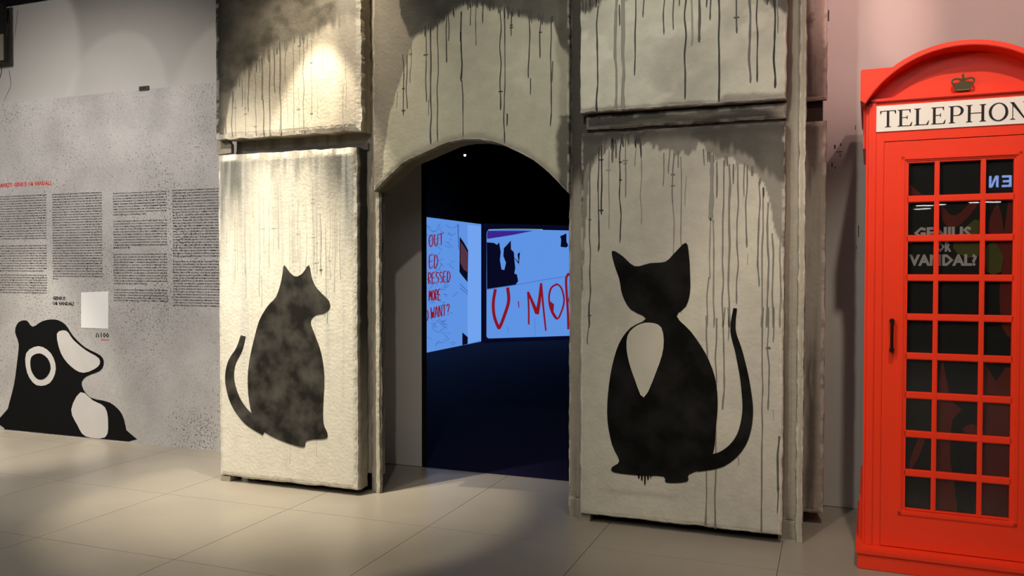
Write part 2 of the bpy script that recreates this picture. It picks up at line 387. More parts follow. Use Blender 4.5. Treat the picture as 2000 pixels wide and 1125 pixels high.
def p_lower_right(X, Z, d):
    C = np.broadcast_to(np.array(lin(186, 180, 164)), X.shape + (3,)) * 1.0
    C = mixc(C, np.array(lin(168, 162, 150)), ss(.4, .7, fbm(X * 3.5, Z * 3, 41)) * .5)
    b1 = [(1132, 640), (1137, 560), (1143, 450), (1150, 350), (1162, 312), (1180, 292), (1200, 280), (1230, 276), (1260, 288), (1300, 300), (1335, 298), (1350, 288), (1372, 292), (1390, 312), (1430, 318), (1455, 322), (1478, 342), (1492, 362), (1503, 402), (1514, 455), (1528, 480), (1537, 560)]
    C = mixc(C, np.array(lin(120, 115, 105)), above(b1, YP, X, Z, .05, .008, 43) * .9)
    b2 = [(1132, 470), (1140, 340), (1152, 315), (1178, 288), (1210, 275), (1240, 268), (1290, 258), (1340, 250), (1390, 268), (1430, 285), (1460, 300), (1500, 330), (1520, 350), (1537, 380)]
    C = mixc(C, DARK, above(b2, YP, X, Z, .06, .03, 47) * (.6 + .5 * fbm(X * 6, Z * 6, 49)).clip(0, 1) * .95)
    C = mixc(C, DARK, ss(2.2, 2.28, Z + .05 * (fbm(X * 10, Z * 5, 50) - .5)) * .8)
    sh = ss(.03, 0, np.abs(Z - .205 + (X + 1.2) * .0)) * ss(-1.3, -1.2, X) * ss(-.75, -.85, X)
    return mixc(C, np.array(lin(140, 134, 124)), sh * .4)
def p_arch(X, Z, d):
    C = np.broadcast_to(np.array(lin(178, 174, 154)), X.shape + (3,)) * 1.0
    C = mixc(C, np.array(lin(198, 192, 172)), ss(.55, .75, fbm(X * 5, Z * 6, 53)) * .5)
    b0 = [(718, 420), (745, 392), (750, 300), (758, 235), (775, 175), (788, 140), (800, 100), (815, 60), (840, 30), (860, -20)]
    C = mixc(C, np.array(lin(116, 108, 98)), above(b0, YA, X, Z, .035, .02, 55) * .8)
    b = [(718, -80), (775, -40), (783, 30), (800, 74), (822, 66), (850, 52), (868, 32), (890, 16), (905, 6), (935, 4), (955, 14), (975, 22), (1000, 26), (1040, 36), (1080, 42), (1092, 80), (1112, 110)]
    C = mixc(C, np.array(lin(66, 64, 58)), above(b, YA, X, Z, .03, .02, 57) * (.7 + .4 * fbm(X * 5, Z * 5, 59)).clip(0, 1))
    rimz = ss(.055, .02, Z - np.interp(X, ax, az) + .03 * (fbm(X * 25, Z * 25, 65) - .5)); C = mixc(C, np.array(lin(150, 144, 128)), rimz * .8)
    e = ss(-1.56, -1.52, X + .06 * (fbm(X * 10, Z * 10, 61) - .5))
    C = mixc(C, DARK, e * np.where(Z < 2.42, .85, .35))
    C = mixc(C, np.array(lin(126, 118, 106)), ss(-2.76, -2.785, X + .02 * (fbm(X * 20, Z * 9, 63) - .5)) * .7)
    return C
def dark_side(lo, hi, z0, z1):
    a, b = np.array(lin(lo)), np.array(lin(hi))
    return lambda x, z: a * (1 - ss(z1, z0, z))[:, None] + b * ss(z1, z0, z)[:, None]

def drips(name, parent, Y, rows, lift=0):
    """runs of thinned paint: (u, v0, v1, width px, grey)"""
    mb = MB()
    for r in rows:
        u, v0, v1, wp, g = r; g = g + lift * (200 - g)
        a = at(u, v0, Y); b = at(u, v1, Y); x = a[0]; wd = wp * .0034; L = a[2] - b[2]
        n = max(3, int(L / .02)); ph = random.random() * 50; vs = []; fs = []
        for i in range(n + 1):
            t = i / n; z = a[2] - L * t
            xx = x + (vn(t * L * 9, ph) - .5) * .012; ww = wd * (.8 + .5 * vn(t * L * 22, ph + 7))
            if t > .9 and L > .05: ww *= 1.25
            if i == n: ww *= .5
            vs += [(xx - ww / 2, Y + .001, z), (xx - ww * .25, Y - .0013, z), (xx + ww * .25, Y - .0013, z), (xx + ww / 2, Y + .001, z)]
        for i in range(n):
            for k in range(3): fs.append((4 * i + k, 4 * (i + 1) + k, 4 * (i + 1) + k + 1, 4 * i + k + 1))
        mb.add(vs, fs, lin(g, g * .97, g * .9))
        if wp < 3 and L > .15 and random.random() < .5:        # a little knot or a sideways crack where the run caught
            for _ in range(random.choice((1, 2))):
                z = a[2] - L * random.uniform(.2, .95); k = random.uniform(.008, .016)
                mb.box(x - k, x + k, Y - .0016, Y + .002, z - .004, z + .004, lin(g, g * .97, g * .9))
    o = mb.build(name, M['drip'], parent, colors=True); o['kind'] = 'stuff'; return o
def off(rows, s, ox, oy): return [(ox + r[0] * s, oy + r[1] * s, oy + r[2] * s, r[3], r[4]) for r in rows]
def fringe(u0, u1, pts, n, g, vmin=4, vmax=28):
    """short runs along the lower rim of a wash"""
    xs = [p[0] for p in pts]; ys = [p[1] for p in pts]; out = []
    for _ in range(n):
        u = random.uniform(u0, u1); v = float(np.interp(u, xs, ys)); out.append((u, v - 10, v + random.uniform(vmin, vmax), random.uniform(1.5, 4), g + random.uniform(-10, 14)))
    return out

def slot(pts, Y): return type(pts)(at(u, v, Y) for u, v in pts)
def smooth(pts, n=3):
    """closed Catmull-Rom through pixel points"""
    P = np.array(pts, float); out = []; k = len(P)
    for i in range(k):
        a, b, c, d = P[i - 1], P[i], P[(i + 1) % k], P[(i + 2) % k]
        for j in range(n):
            t = j / n; out.append(.5 * ((2 * b) + (c - a) * t + (2 * a - 5 * b + 4 * c - d) * t * t + (3 * b - a - 3 * c + d) * t ** 3))
    return [tuple(p) for p in out]
def taper(pts, w0, w1, n=10):
    """open pixel stroke of changing width -> closed polygon"""
    P = np.array(pts, float); m = len(P); C = []
    for i in range(m - 1):
        a, b, c, d = P[max(i - 1, 0)], P[i], P[i + 1], P[min(i + 2, m - 1)]
        for j in range(n):
            t = j / n; C.append(.5 * ((2 * b) + (c - a) * t + (2 * a - 5 * b + 4 * c - d) * t * t + (3 * b - a - 3 * c + d) * t ** 3))
    C.append(P[-1]); C = np.array(C); T = np.gradient(C, axis=0); T /= np.linalg.norm(T, axis=1)[:, None]
    N = np.c_[-T[:, 1], T[:, 0]]; W = np.linspace(w0, w1, len(C))[:, None] / 2
    return Strip([tuple(p) for p in np.concatenate([C + N * W, (C - N * W)[::-1]])])

# ------------------------------------------------------------------ mock stone gateway: two backing frames, slabs hung on them
def p_frame(X, Z, d):
    C = np.broadcast_to(np.array(lin(176, 168, 150)), X.shape + (3,)) * 1.0
    C = mixc(C, np.array(lin(112, 106, 96)), ss(.4, .7, fbm(X * 30, Z * 1.2, 71)) * .6)
    return C
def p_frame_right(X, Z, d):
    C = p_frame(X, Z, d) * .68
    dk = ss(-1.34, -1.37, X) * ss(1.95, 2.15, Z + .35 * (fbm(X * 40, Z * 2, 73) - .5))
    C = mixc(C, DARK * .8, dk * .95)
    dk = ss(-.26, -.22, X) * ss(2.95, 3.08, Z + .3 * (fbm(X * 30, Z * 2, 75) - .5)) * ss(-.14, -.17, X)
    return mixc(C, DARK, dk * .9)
FZ = 3.75
frame_l = tag(empty('gateway_frame', (-3.42, 4.88, 0)), 'tall pale plaster backing frame carrying the two left slabs, left of the archway', 'frame')
slab('backing_board', -4.0, -2.83, 0.12, FZ, 4.865, 4.93, p_frame, frame_l, res=.02, seed=101, bev=.004, topbev=.004)
slab('edge_post', -2.876, -2.810, .0, FZ, 4.842, 4.862, p_frame, frame_l, res=.012, seed=102, bev=.004, topbev=.004)
slab('edge_batten', -2.835, -2.812, .0, FZ, 4.825, 4.845, p_frame, frame_l, res=.01, seed=103, bev=.003, topbev=.003)
MB().prism(slot([(430, 272), (449, 271), (457, 284), (457, 300), (430, 303)], 4.80), (0, -.03, 0)).build('end_block', M['foot'], frame_l)
MB().box(-3.95, -2.88, 4.90, 4.93, 0, .118).build('kick_or_shade_board', M['dark'], frame_l)  # black strip stands for the shade in the gap under the slab
MB().box(-3.98, -2.9, 4.84, 4.865, 2.30, 2.345).build('ledge', mat('grey_ledge', lin(120, 116, 108), .8, vary=.1), frame_l)
MB().box(-4.03, -3.95, 4.715, 4.84, 0, .035).build('foot', M['foot'], frame_l)

frame_r = tag(empty('gateway_frame', (-.83, 4.84, 0)), 'tall stained plaster backing frame carrying the two right slabs, right of the archway', 'frame')
slab('backing_board', -1.48, -.145, 0.12, FZ, 4.80, 4.90, p_frame_right, frame_r, res=.014, seed=104, bev=.004, topbev=.004)
slab('edge_batten', -.172, -.142, .0, FZ, 4.782, 4.80, lambda X, Z, d: p_frame(X, Z, d) * .85, frame_r, res=.01, seed=105, bev=.003, topbev=.003)
slab('post', -1.48, -1.362, 0, .118, 4.80, 4.90, p_frame_right, frame_r, res=.012, seed=111, bev=.004, topbev=.001)
slab('post', -.262, -.145, 0, .118, 4.80, 4.90, p_frame_right, frame_r, res=.012, seed=112, bev=.004, topbev=.001)
MB().box(-1.36, -.264, 4.87, 4.90, 0, .118).build('kick_or_shade_board', M['dark'], frame_r)  # gap below the right slab: its shade put in as a black strip
def p_bar(X, Z, d):
    C = np.broadcast_to(DARK, X.shape + (3,)) * 1.0
    C = mixc(C, np.array(lin(98, 92, 82)), ss(.45, .75, fbm(X * 4, Z * 30, 77)) * .8)
    return mixc(C, np.array(lin(132, 124, 110)), ss(-.34, -.25, X) * .8)
slab('cross_bar', -1.36, -.25, 2.335, 2.385, 4.755, 4.80, p_bar, frame_r, res=.01, seed=106, bev=.01, rim=.15, rimtop=.15, side=lambda x, z: DARK * .8)
MB().box(-1.40, -1.33, 4.74, 4.80, 0, .05).build('foot', M['foot'], frame_r)

# the outer return on the right, two smaller slabs on a dark post against the wall
ret = tag(empty('return_frame', (-.25, 5.4, 0)), 'narrow dark side frame between the gateway and the pinkish wall', 'frame')
MB().box(-.42, -.13, 5.20, 5.595, 0, FZ).box(-.13, -.062, 5.20, 5.595, .10, FZ).build('post', mat('brown_stain', lin(52, 40, 26), .8, vary=.15), ret)
def p_ret(X, Z, d):
    C = np.broadcast_to(np.array(lin(158, 150, 138)), X.shape + (3,)) * 1.0
    C = mixc(C, np.array(lin(84, 78, 70)), ss(.35, .65, fbm(X * 22, Z * 2.2, 81)) * ss(-.06, -.1, X) * .9)
    return mixc(C, DARK, ss(.55, .7, fbm(X * 14, Z * 9, 83)) * ss(2.5, 2.9, Z) * .8)
o = slab('return_slab', -.40, -.052, .088, 2.338, 5.147, 5.20, p_ret, res=.01, seed=107); tag(o, 'lower narrow weathered slab on the side return, next to the red kiosk', 'slab', 'slabs on the side return')
o = slab('return_slab', -.40, -.052, 2.50, FZ, 5.147, 5.20, p_ret, res=.01, seed=108); tag(o, 'upper narrow weathered slab on the side return, high beside the pinkish wall', 'slab', 'slabs on the side return')

GRP = 'painted slabs of the gateway'
ll = slab('plaster_slab', -4.022, -2.925, .055, 2.265, YP, 4.845, p_lower_left, seed=1, rimtop=.7, topbev=.035, bev=.014,
          side=dark_side((52, 50, 45), (150, 144, 130), .3, 1.3))  # side colour dark above, light below: its shade and light painted in
tag(ll, 'lower left plaster slab, brightly lit, with the black side-on animal stencil', 'slab', GRP)
lu = slab('plaster_slab', -4.025, -2.905, 2.435, 3.70, YP, 4.845, p_upper_left, seed=2, bev=.026, topbev=.026, rough=.008, side=dark_side((168, 154, 130), (168, 154, 130), 0, 1))
tag(lu, 'upper left plaster slab with the warm lamp glare and brown wash', 'slab', GRP)
ru = slab('plaster_slab', -1.385, -.245, 2.425, 3.70, YP, 4.795, p_upper_right, seed=3, bev=.006, topbev=.006, side=dark_side((150, 134, 120), (150, 134, 120), 0, 1))
tag(ru, 'upper right pale plaster slab hung with long thin black drips', 'slab', GRP)
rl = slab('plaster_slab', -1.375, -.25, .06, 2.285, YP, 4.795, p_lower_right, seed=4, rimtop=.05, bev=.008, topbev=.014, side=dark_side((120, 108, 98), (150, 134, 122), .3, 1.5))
tag(rl, 'lower right plaster slab with the black front-on animal stencil', 'slab', GRP)
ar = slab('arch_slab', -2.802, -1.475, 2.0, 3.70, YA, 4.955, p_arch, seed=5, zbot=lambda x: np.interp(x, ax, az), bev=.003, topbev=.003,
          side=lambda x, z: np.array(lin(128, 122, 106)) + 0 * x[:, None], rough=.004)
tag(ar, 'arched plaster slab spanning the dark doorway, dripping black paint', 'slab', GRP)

# --- runs of paint
s = 600 / 1607
rows = [(503, 285, 605, 2.4, 62), (520, 285, 570, 2.2, 60), (541, 225, 435, 2, 110), (468, 480, 565, 1.5, 112), (620, 150, 535, 2.6, 88), (634, 520, 605, 1.8, 110), (647, 140, 755, 3.4, 74), (682, 100, 745, 2.6, 78), (728, 60, 330, 2.4, 52), (740, 60, 215, 2, 60), (768, 40, 92, 2.4, 50), (806, 60, 425, 3.4, 48), (801, 165, 220, 3, 50), (812, 420, 716, 2.2, 58), (853, 20, 135, 2.2, 54), (884, 18, 240, 2, 84), (919, 8, 122, 2.4, 54), (1012, 50, 577, 2.6, 56), (1032, 50, 750, 2.4, 58), (1045, 595, 660, 3, 60), (1068, 60, 190, 2.6, 54), (1160, 85, 410, 2.6, 54), (1168, 410, 497, 2.2, 52), (1220, 90, 305, 2.4, 56), (1275, 90, 662, 2.4, 52), (1284, 320, 430, 3.4, 96)]
drips('paint_run', ar, YA, off(rows, s, 600, 0) + fringe(820, 1085, [(820, 66), (850, 52), (868, 32), (905, 8), (935, 4), (975, 20), (1040, 34), (1085, 42)], 34, 66, 2, 14))
s = 620 / 1661
rows = [(170, 15, 76, 2.4, 60), (222, 0, 42, 3, 60), (233, 30, 588, 3, 46), (330, -10, 577, 5.5, 136), (368, -10, 572, 7, 140), (347, 25, 136, 3, 76), (431, -8, 396, 2.6, 50), (474, -8, 92, 2.6, 74), (583, -8, 180, 2.8, 64), (632, -8, 157, 2.4, 64), (664, -8, 32, 2.6, 66), (695, -8, 521, 3.2, 46), (727, -8, 240, 3.6, 142), (769, -8, 222, 4.4, 76), (824, -8, 107, 2.6, 68), (803, -8, 40, 2.6, 68), (871, -8, 531, 3.4, 42), (962, -8, 175, 2.8, 72), (1034, -8, 436, 4.2, 104), (1071, -8, 430, 3, 62), (1123, -8, 26, 3, 56), (1164, -8, 462, 3.6, 40), (1176, 0, 176, 3, 128)]
rows = [(a, b - (120 if b < 0 else 0), c, d, e) for a, b, c, d, e in rows]
drips('paint_run', ru, YP, off(rows, s, 1080, 0) + fringe(1134, 1172, [(1132, 12), (1172, 0)], 6, 60, 2, 12))
s = 620 / 1661 * 0 + 520 / 1393
rows = [(140, 240, 1125, 2.8, 84), (185, 180, 727, 2.6, 44), (200, 170, 535, 2.8, 42), (237, 190, 612, 2, 140), (258, 140, 262, 4, 96), (278, 140, 240, 4, 100), (300, 130, 682, 2.4, 38), (325, 130, 446, 2.2, 120), (380, 160, 282, 1.8, 128), (407, 130, 236, 3.2, 62), (408, 230, 587, 1.8, 128), (525, 210, 387, 2.4, 120), (555, 190, 320, 2.4, 112), (575, 210, 480, 2.4, 104), (578, 475, 1125, 2, 130), (604, 200, 290, 2.6, 108), (620, 230, 1050, 2.2, 124), (642, 330, 492, 1.8, 138), (737, 190, 278, 2.8, 104), (775, 220, 565, 8, 130), (768, 550, 872, 3, 134), (757, 860, 1125, 2.6, 116), (790, 560, 1125, 3.2, 124), (801, 260, 447, 3.6, 104), (838, 250, 1125, 3, 112), (870, 270, 1125, 4, 116), (890, 270, 374, 3.4, 98), (916, 262, 1002, 2.6, 108), (948, 262, 442, 2.6, 106), (962, 272, 707, 2.6, 100), (962, 740, 800, 1.8, 142), (992, 280, 332, 4, 100), (1025, 360, 912, 3, 104), (1045, 390, 1125, 2.8, 116), (1073, 470, 1125, 3.6, 112), (1098, 630, 1125, 3, 116), (1137, 640, 1125, 2.4, 130)]
r2 = [(660, 40, 1002, 2.8, 116), (700, 50, 1015, 3, 112), (737, 0, 470, 3.2, 116), (755, 0, 155, 2.6, 118), (912, 0, 1032, 2.8, 108), (940, 0, 472, 2.6, 108), (963, 0, 162, 2.8, 108), (985, 590, 850, 3, 84), (980, 850, 945, 2, 80), (805, 670, 725, 2, 140), (115, -20, 172, 1.8, 70), (963, 470, 520, 1.6, 142)]
drips('paint_run', rl, YP, off(rows, s, 1100, 220) + off(r2, 600 / 1406, 1100, 600) + fringe(1150, 1250, [(1150, 330), (1180, 288), (1210, 272), (1250, 274)], 12, 62, 4, 18) + fringe(1380, 1500, [(1380, 305), (1430, 318), (1470, 335), (1500, 390)], 10, 106, 3, 14))
s = 700 / 1969
rows = [(1240, 520, 735, 3, 92), (1275, 500, 745, 3, 104), (1292, 540, 742, 2, 150), (1328, 430, 590, 2.4, 100), (1348, 500, 742, 2, 150), (1365, 380, 617, 3, 92), (1402, 390, 742, 2.6, 132), (1440, 320, 550, 5, 116), (1447, 545, 745, 3, 76), (1480, 300, 747, 3.4, 106), (1508, 262, 512, 3, 92), (1522, 262, 300, 4, 100), (1540, 230, 737, 4.4, 112), (1568, 260, 452, 2.4, 132), (1578, 450, 670, 1.6, 158), (1612, 230, 722, 2.4, 140), (1640, 480, 722, 1.8, 150), (1645, 210, 352, 2.2, 128), (1667, 210, 735, 2.6, 126), (1690, 200, 272, 2.6, 130), (1710, 220, 652, 2, 142), (1742, 470, 640, 1.6, 160), (1775, 250, 400, 1.8, 150), (1885, 470, 705, 2.2, 140), (1900, 300, 600, 1.8, 146)]
drips('paint_run', lu, YP, off(rows, s, 0, 0) + fringe(448, 600, [(448, 205), (470, 155), (500, 135), (520, 110), (550, 88), (600, 68)], 20, 96, 3, 16), .3)
s = 380 / 1155
rows = [(130, 400, 680, 2, 160), (175, 430, 905, 2.6, 152), (193, 430, 850, 2.2, 156), (238, 390, 865, 4, 132), (243, 860, 1010, 3, 150), (265, 380, 840, 2.4, 158), (284, 430, 532, 2.4, 140), (322, 370, 1000, 3, 146), (337, 870, 1060, 3, 160), (345, 300, 700, 2.4, 168), (381, 410, 830, 2.4, 150), (408, 470, 752, 2.2, 158), (434, 320, 717, 4, 132), (500, 450, 900, 2.4, 164), (520, 500, 800, 2.4, 164), (551, 430, 780, 2.6, 148), (565, 600, 860, 2, 160), (600, 430, 850, 2, 166), (640, 320, 547, 2.6, 138), (645, 540, 850, 2, 158), (663, 470, 866, 2.4, 140), (688, 510, 871, 2.6, 96), (715, 590, 1120, 2.2, 140), (740, 480, 900, 2.4, 156), (770, 460, 980, 3, 160), (800, 400, 900, 3, 156)]
r2 = [(490, 745, 905, 1.8, 178), (643, 755, 870, 1.8, 172), (693, 400, 480, 2, 168), (708, 20, 95, 2, 84), (490, 740, 795, 2.2, 60)]
drips('paint_run', ll, YP, off(rows, s, 400, 250) + off(r2, 400 / 1184, 400, 600), .5)

# --- stencils on the slabs: plain seated animals, sprayed flat
def blotch(lo, hi, sc):
    m = mat('stencil_paint', lin(lo), .9, spec=.05); nt = m.node_tree
    tc = [k for k in nt.nodes if k.type == 'TEX_COORD'][0]
    n = nt.nodes.new('ShaderNodeTexNoise'); n.inputs['Scale'].default_value = sc; n.inputs['Detail'].default_value = 5
    nt.links.new(tc.outputs['Object'], n.inputs['Vector'])
    r = nt.nodes.new('ShaderNodeValToRGB'); r.color_ramp.elements[0].position = .38; r.color_ramp.elements[1].position = .68
    r.color_ramp.elements[0].color = (*lin(lo), 1); r.color_ramp.elements[1].color = (*lin(hi), 1)
    nt.links.new(n.outputs['Fac'], r.inputs[0]); nt.links.new(r.outputs[0], nt.nodes['Principled BSDF'].inputs['Base Color']); return m
ST1, ST2 = blotch((34, 32, 29), (74, 71, 65), 7), blotch((16, 15, 13), (34, 33, 32), 6)
def stencil(parts, Y, m, parent, name='stencil'):
    mb = MB()
    for k, p in enumerate(parts): mb.prism(slot(p, Y + .003), (0, -.0075 - .0004 * k, 0))
    return mb.build(name, m, parent)
cat1 = smooth([(540, 580), (549, 555), (553, 535), (556, 518), (566, 531), (578, 540), (592, 534), (604, 518), (609, 540), (616, 558), (630, 574), (642, 586), (645, 600), (634, 611), (617, 615), (607, 628), (616, 655), (628, 690), (634, 735), (632, 785), (632, 825), (640, 846), (637, 856), (612, 858), (598, 862), (594, 873), (572, 868), (545, 858), (517, 843), (498, 822), (488, 785), (485, 740), (489, 700), (498, 660), (508, 625), (524, 598)], 3)
stencil([cat1, taper([(520, 838), (487, 818), (462, 785), (450, 745), (453, 710), (468, 682), (476, 656)], 26, 9)], YP, ST1, ll)
cat2 = smooth([(1262, 622), (1232, 604), (1216, 576), (1210, 545), (1200, 516), (1196, 490), (1216, 500), (1240, 520), (1270, 514), (1300, 511), (1318, 494), (1340, 474), (1346, 500), (1348, 535), (1348, 570), (1340, 598), (1322, 618), (1350, 648), (1378, 690), (1396, 735), (1402, 785), (1398, 840), (1394, 880), (1380, 910), (1346, 926), (1342, 940), (1302, 942), (1296, 930), (1250, 928), (1200, 922), (1196, 912), (1210, 900), (1196, 868), (1187, 820), (1188, 770), (1196, 715), (1210, 670), (1232, 640)], 3)
stencil([cat2, taper([(1360, 905), (1410, 896), (1446, 862), (1460, 810), (1456, 750), (1444, 690), (1432, 645), (1436, 602)], 32, 7)], YP, ST2, rl)
stencil([taper([(u, 924), (u, 924 + L)], w_, w_ * .6, 3) for u, L, w_ in [(1248, 10, 4), (1254, 14, 4), (1260, 22, 3.5), (1266, 12, 4), (1271, 8, 3)]], YP, ST2, rl, 'stencil_drips')['kind'] = 'stuff'
PALEST = mat('pale_patch', lin(184, 178, 162), .75, vary=.05)
o = stencil([smooth([(1244, 636), (1268, 630), (1292, 640), (1296, 680), (1282, 726), (1258, 776), (1240, 740), (1226, 694), (1226, 656)], 3)], YP - .0065, PALEST, rl, 'stencil_chest'); o['label'] = 'pale chest patch left inside the stencil'

mb = MB()
for u, v, a_, b_ in [(1629, 283, 3, 7), (1641, 280, 2, 5), (1634, 296, 10, 1.5), (1640, 300, 1.5, 6), (1624, 318, 2, 8), (1630, 326, 2, 3), (1676, 440, 1.5, 22), (1672, 480, 1.2, 6), (1617, 20, 2.4, 20), (1670, 245, 1.2, 8)]:
    p = at(u, v, WALLY); mb.box(p[0], p[0] + a_ * .0034, WALLY - .001, WALLY + .002, p[2] - b_ * .0034, p[2], lin(48, 40, 36))
o = mb.build('paint_specks', M['drip'], bpy.data.objects['wall_back'], colors=True); o['kind'] = 'stuff'

# ------------------------------------------------------------------ text panel on the left wall
YT = 5.47
tp = tag(MB().box(-9.9, -3.9, YT, WALLY - .002, 0, 3.024).build('text_panel', M['concrete']), 'long concrete-look exhibition text panel standing against the left wall', 'text panel')
def text_mesh(lines, name, m, parent, Y=YT, bold=0, th=.0012):
    """lines: (string, x0, x1 or None, baseline z, cap height). Each line is set to its width."""
    mb = MB()
    for s_, x0, x1, z, cap in lines:
        c = bpy.data.curves.new('t', 'FONT'); c.body = s_; c.size = 1; c.resolution_u = 1; c.offset = bold
        o = bpy.data.objects.new('t', c); COL.objects.link(o)
        dg = bpy.context.evaluated_depsgraph_get(); me = bpy.data.meshes.new_from_object(o.evaluated_get(dg))
        if len(me.vertices):
            co = np.zeros(len(me.vertices) * 3); me.vertices.foreach_get('co', co); co = co.reshape(-1, 3)
            xa, xb = co[:, 0].min(), co[:, 0].max(); k = cap / .70
            sx = (x1 - x0) / (xb - xa) if x1 is not None else k
            V = np.c_[x0 + (co[:, 0] - xa) * sx, np.full(len(co), Y - th), z + co[:, 1] * k]
            mb.add(V.tolist(), [tuple(p.vertices) for p in me.polygons])
        bpy.data.objects.remove(o); bpy.data.curves.remove(c); bpy.data.meshes.remove(me)
    return mb.build(name, m, parent)
ES1 = ("BANKSY ES UNO DE LOS ARTISTAS MÁS CONTROVERTIDOS Y CONOCI-|DOS DEL PANORAMA CONTEMPORÁNEO Y SU FIGURA ESTÁ ENVUELTA|EN UN HALO DE MISTERIO QUE, POR ELECCIÓN Y POR NECESIDAD, SE|PERPETÚA ESTABLECIENDO SUS PIEZAS COMO UN MITO DE NUESTRO|TIEMPO. ANÓNIMO PERO ENORMEMENTE APRECIADO EN LA REALI-|DAD URBANA DE TODO EL MUNDO, COMUNICA SIEMPRE DE MANERA|SIMPLE Y DIRECTA LOS PROBLEMAS, LAS CONTRADICCIONES Y LOS|CLAROSCUROS DE LA REALIDAD ACTUAL, INVITÁNDONOS A REFLEX-|IONAR SOBRE ELLOS Y A PLANTARLES CARA.").split('|')
ES2 = ("LOS TEMAS QUE BANKSY ABORDA CON SUS PERSONAJES PROVOCA-|DORES E IRREVERENTES SON LA SÁTIRA, LA POLÍTICA, LA CULTURA, LA|ÉTICA Y LA GUERRA. PARA LANZAR SUS MENSAJES UTILIZA SIEMPRE|COMO VEHÍCULO TODO UN REPERTORIO DE PERSONAJES RECUR-|RENTES COMO MONOS, RATAS, POLICÍAS, NIÑOS Y MIEMBROS DE LA FA-|MILIA REAL QUE PLASMA A TRAVÉS DE LA TÉCNICA DEL ESTÉNCIL, UNA|TÉCNICA QUE INICIALMENTE ADOPTÓ PORQUE LE PERMITÍA ACTUAR|RÁPIDAMENTE Y EVITAR SER SORPRENDIDO POR LA POLICÍA. CON EL|TIEMPO Y CON ESTA TÉCNICA PRECISIÓN HA CONSEGUIDO CREAR|UN MENSAJE SIMPLE, TERRIBLEMENTE DESCARNADO E INFINITA-|MENTE REPRODUCIBLE.").split('|')
ES3 = ("EL PROFETA VISUAL, QUE LLEGA A UN VASTÍSIMO PÚBLICO HET-|EROGÉNEO, SE HA CONVERTIDO EN UNO DE LOS ARTISTAS MÁS CONO-|CIDOS Y PROTEGIDOS DE LAS GENERACIONES MÁS JÓVENES. SI EL ARTE|ES UNA SÍNTESIS DE FORMA Y CONTENIDO, PARA BANKSY LO QUE REAL-|MENTE CUENTA ES LO SEGUNDO, QUE TENGA SU MENSAJE. TAL Y|COMO EXPLICA EL ARTISTA URBANO SHEPARD FAIREY: SUS OBRAS|ESTÁN LLENAS DE IMÁGENES METAFÓRICAS QUE TRASCIENDEN LAS|BARRERAS LINGÜÍSTICAS. LAS IMÁGENES SON DIVERTIDAS Y BRILLAN-|TES, A LA PAR QUE SIMPLES Y ACCESIBLES. AUNQUE UN NIÑO DE SEIS|AÑOS NO TENGA LA MENOR IDEA DE LO QUE ES UN CONFLICTO CUL-|TURAL, AL VER A LA MONA LISA ARMADA CON UN LANZALLAMAS NO SE|LE ESCAPA QUE HAY ALGO QUE NO CUADRA.").split('|')
ES4 = ("SU ARTE SE DERIVA DE LOS DENOMINADOS GRAFFITI, QUE A PRINCIPI-|OS DE LOS AÑOS 70 APARECIERON EN LA REGIÓN DE NUEVA YORK.|ESTOS WRITERS O GRAFFITEROS PROCEDÍAN DEL BARRIO NEGRO DE|HARLEM, DE LA COMUNIDAD PUERTORRIQUEÑA DEL BRONX Y DE LA|PEQUEÑA CIUDAD ITALIANA DEL LOWER EAST VILLAGE Y SIEMPRE SE").split('|')
ES5 = ("MANTUVIERON EN GRUPOS, FORMANDO CUADRILLAS. SUS OBRAS|YA NO ERAN MÁS QUE UNA EXPRESIÓN ARTÍSTICA DE IDENTIDAD|EN LAS GALERÍAS Y EN LOS MUSEOS. INSTITUCIONALIZADO EN|EUROPA MÁS BIEN VA A LA CONTRA, SU EVOLUCIÓN DE REBELDÍA Y|UNIFORMIDAD DEL ESTILO CONSIGUE. LA REFERENCIA CONSTANTE|EL VÍNCULO DE BANKSY CON ESTOS CONTEXTOS ES UN|FUERTE SENTIMIENTO DE PERTENENCIA CONTRACULTURAL Y|PROVOCADORA. LA IDEA DE QUE LAS OBRAS DEBERÍAN SER|EN UNA UNIDAD DE ESPACIO Y TIEMPO Y SU DEPÓSITO ES|AL QUE EL GRAFFITI, MÁS ESTÁ MAL VISTO. YA EN").split('|')
EN1 = ("BANKSY IS ONE OF THE MOST CONTROVERSIAL AND WELL KNOWN CONTEMPORARY|ARTISTS ON THE SCENE TODAY AND HIS FIGURE IS SHROUDED IN A HALO OF|MYSTERY WHICH BY CHOICE AND NECESSITY IS PERPETUATED, ESTABLISHING HIS|PIECES AS A MYTH OF OUR TIME. ANONYMOUS YET HUGELY APPRECIATED IN THE|URBAN REALITY OF THE WHOLE WORLD, HE ALWAYS COMMUNICATES SIMPLY AND|DIRECTLY THE PROBLEMS, THE CONTRADICTIONS AND THE LIGHT AND SHADE OF|CURRENT REALITY, INVITING US TO REFLECT ON THEM AND TO FACE THEM.|THE THEMES HE TOUCHES WITH HIS PROVOCATIVE CHARACTERS ARE SATIRE,|POLITICS, CULTURE, ETHICS AND WAR. TO LAUNCH HIS MESSAGES HE ALWAYS").split('|')
def para(lines, n): return [lines[i % len(lines)] for i in range(n)]
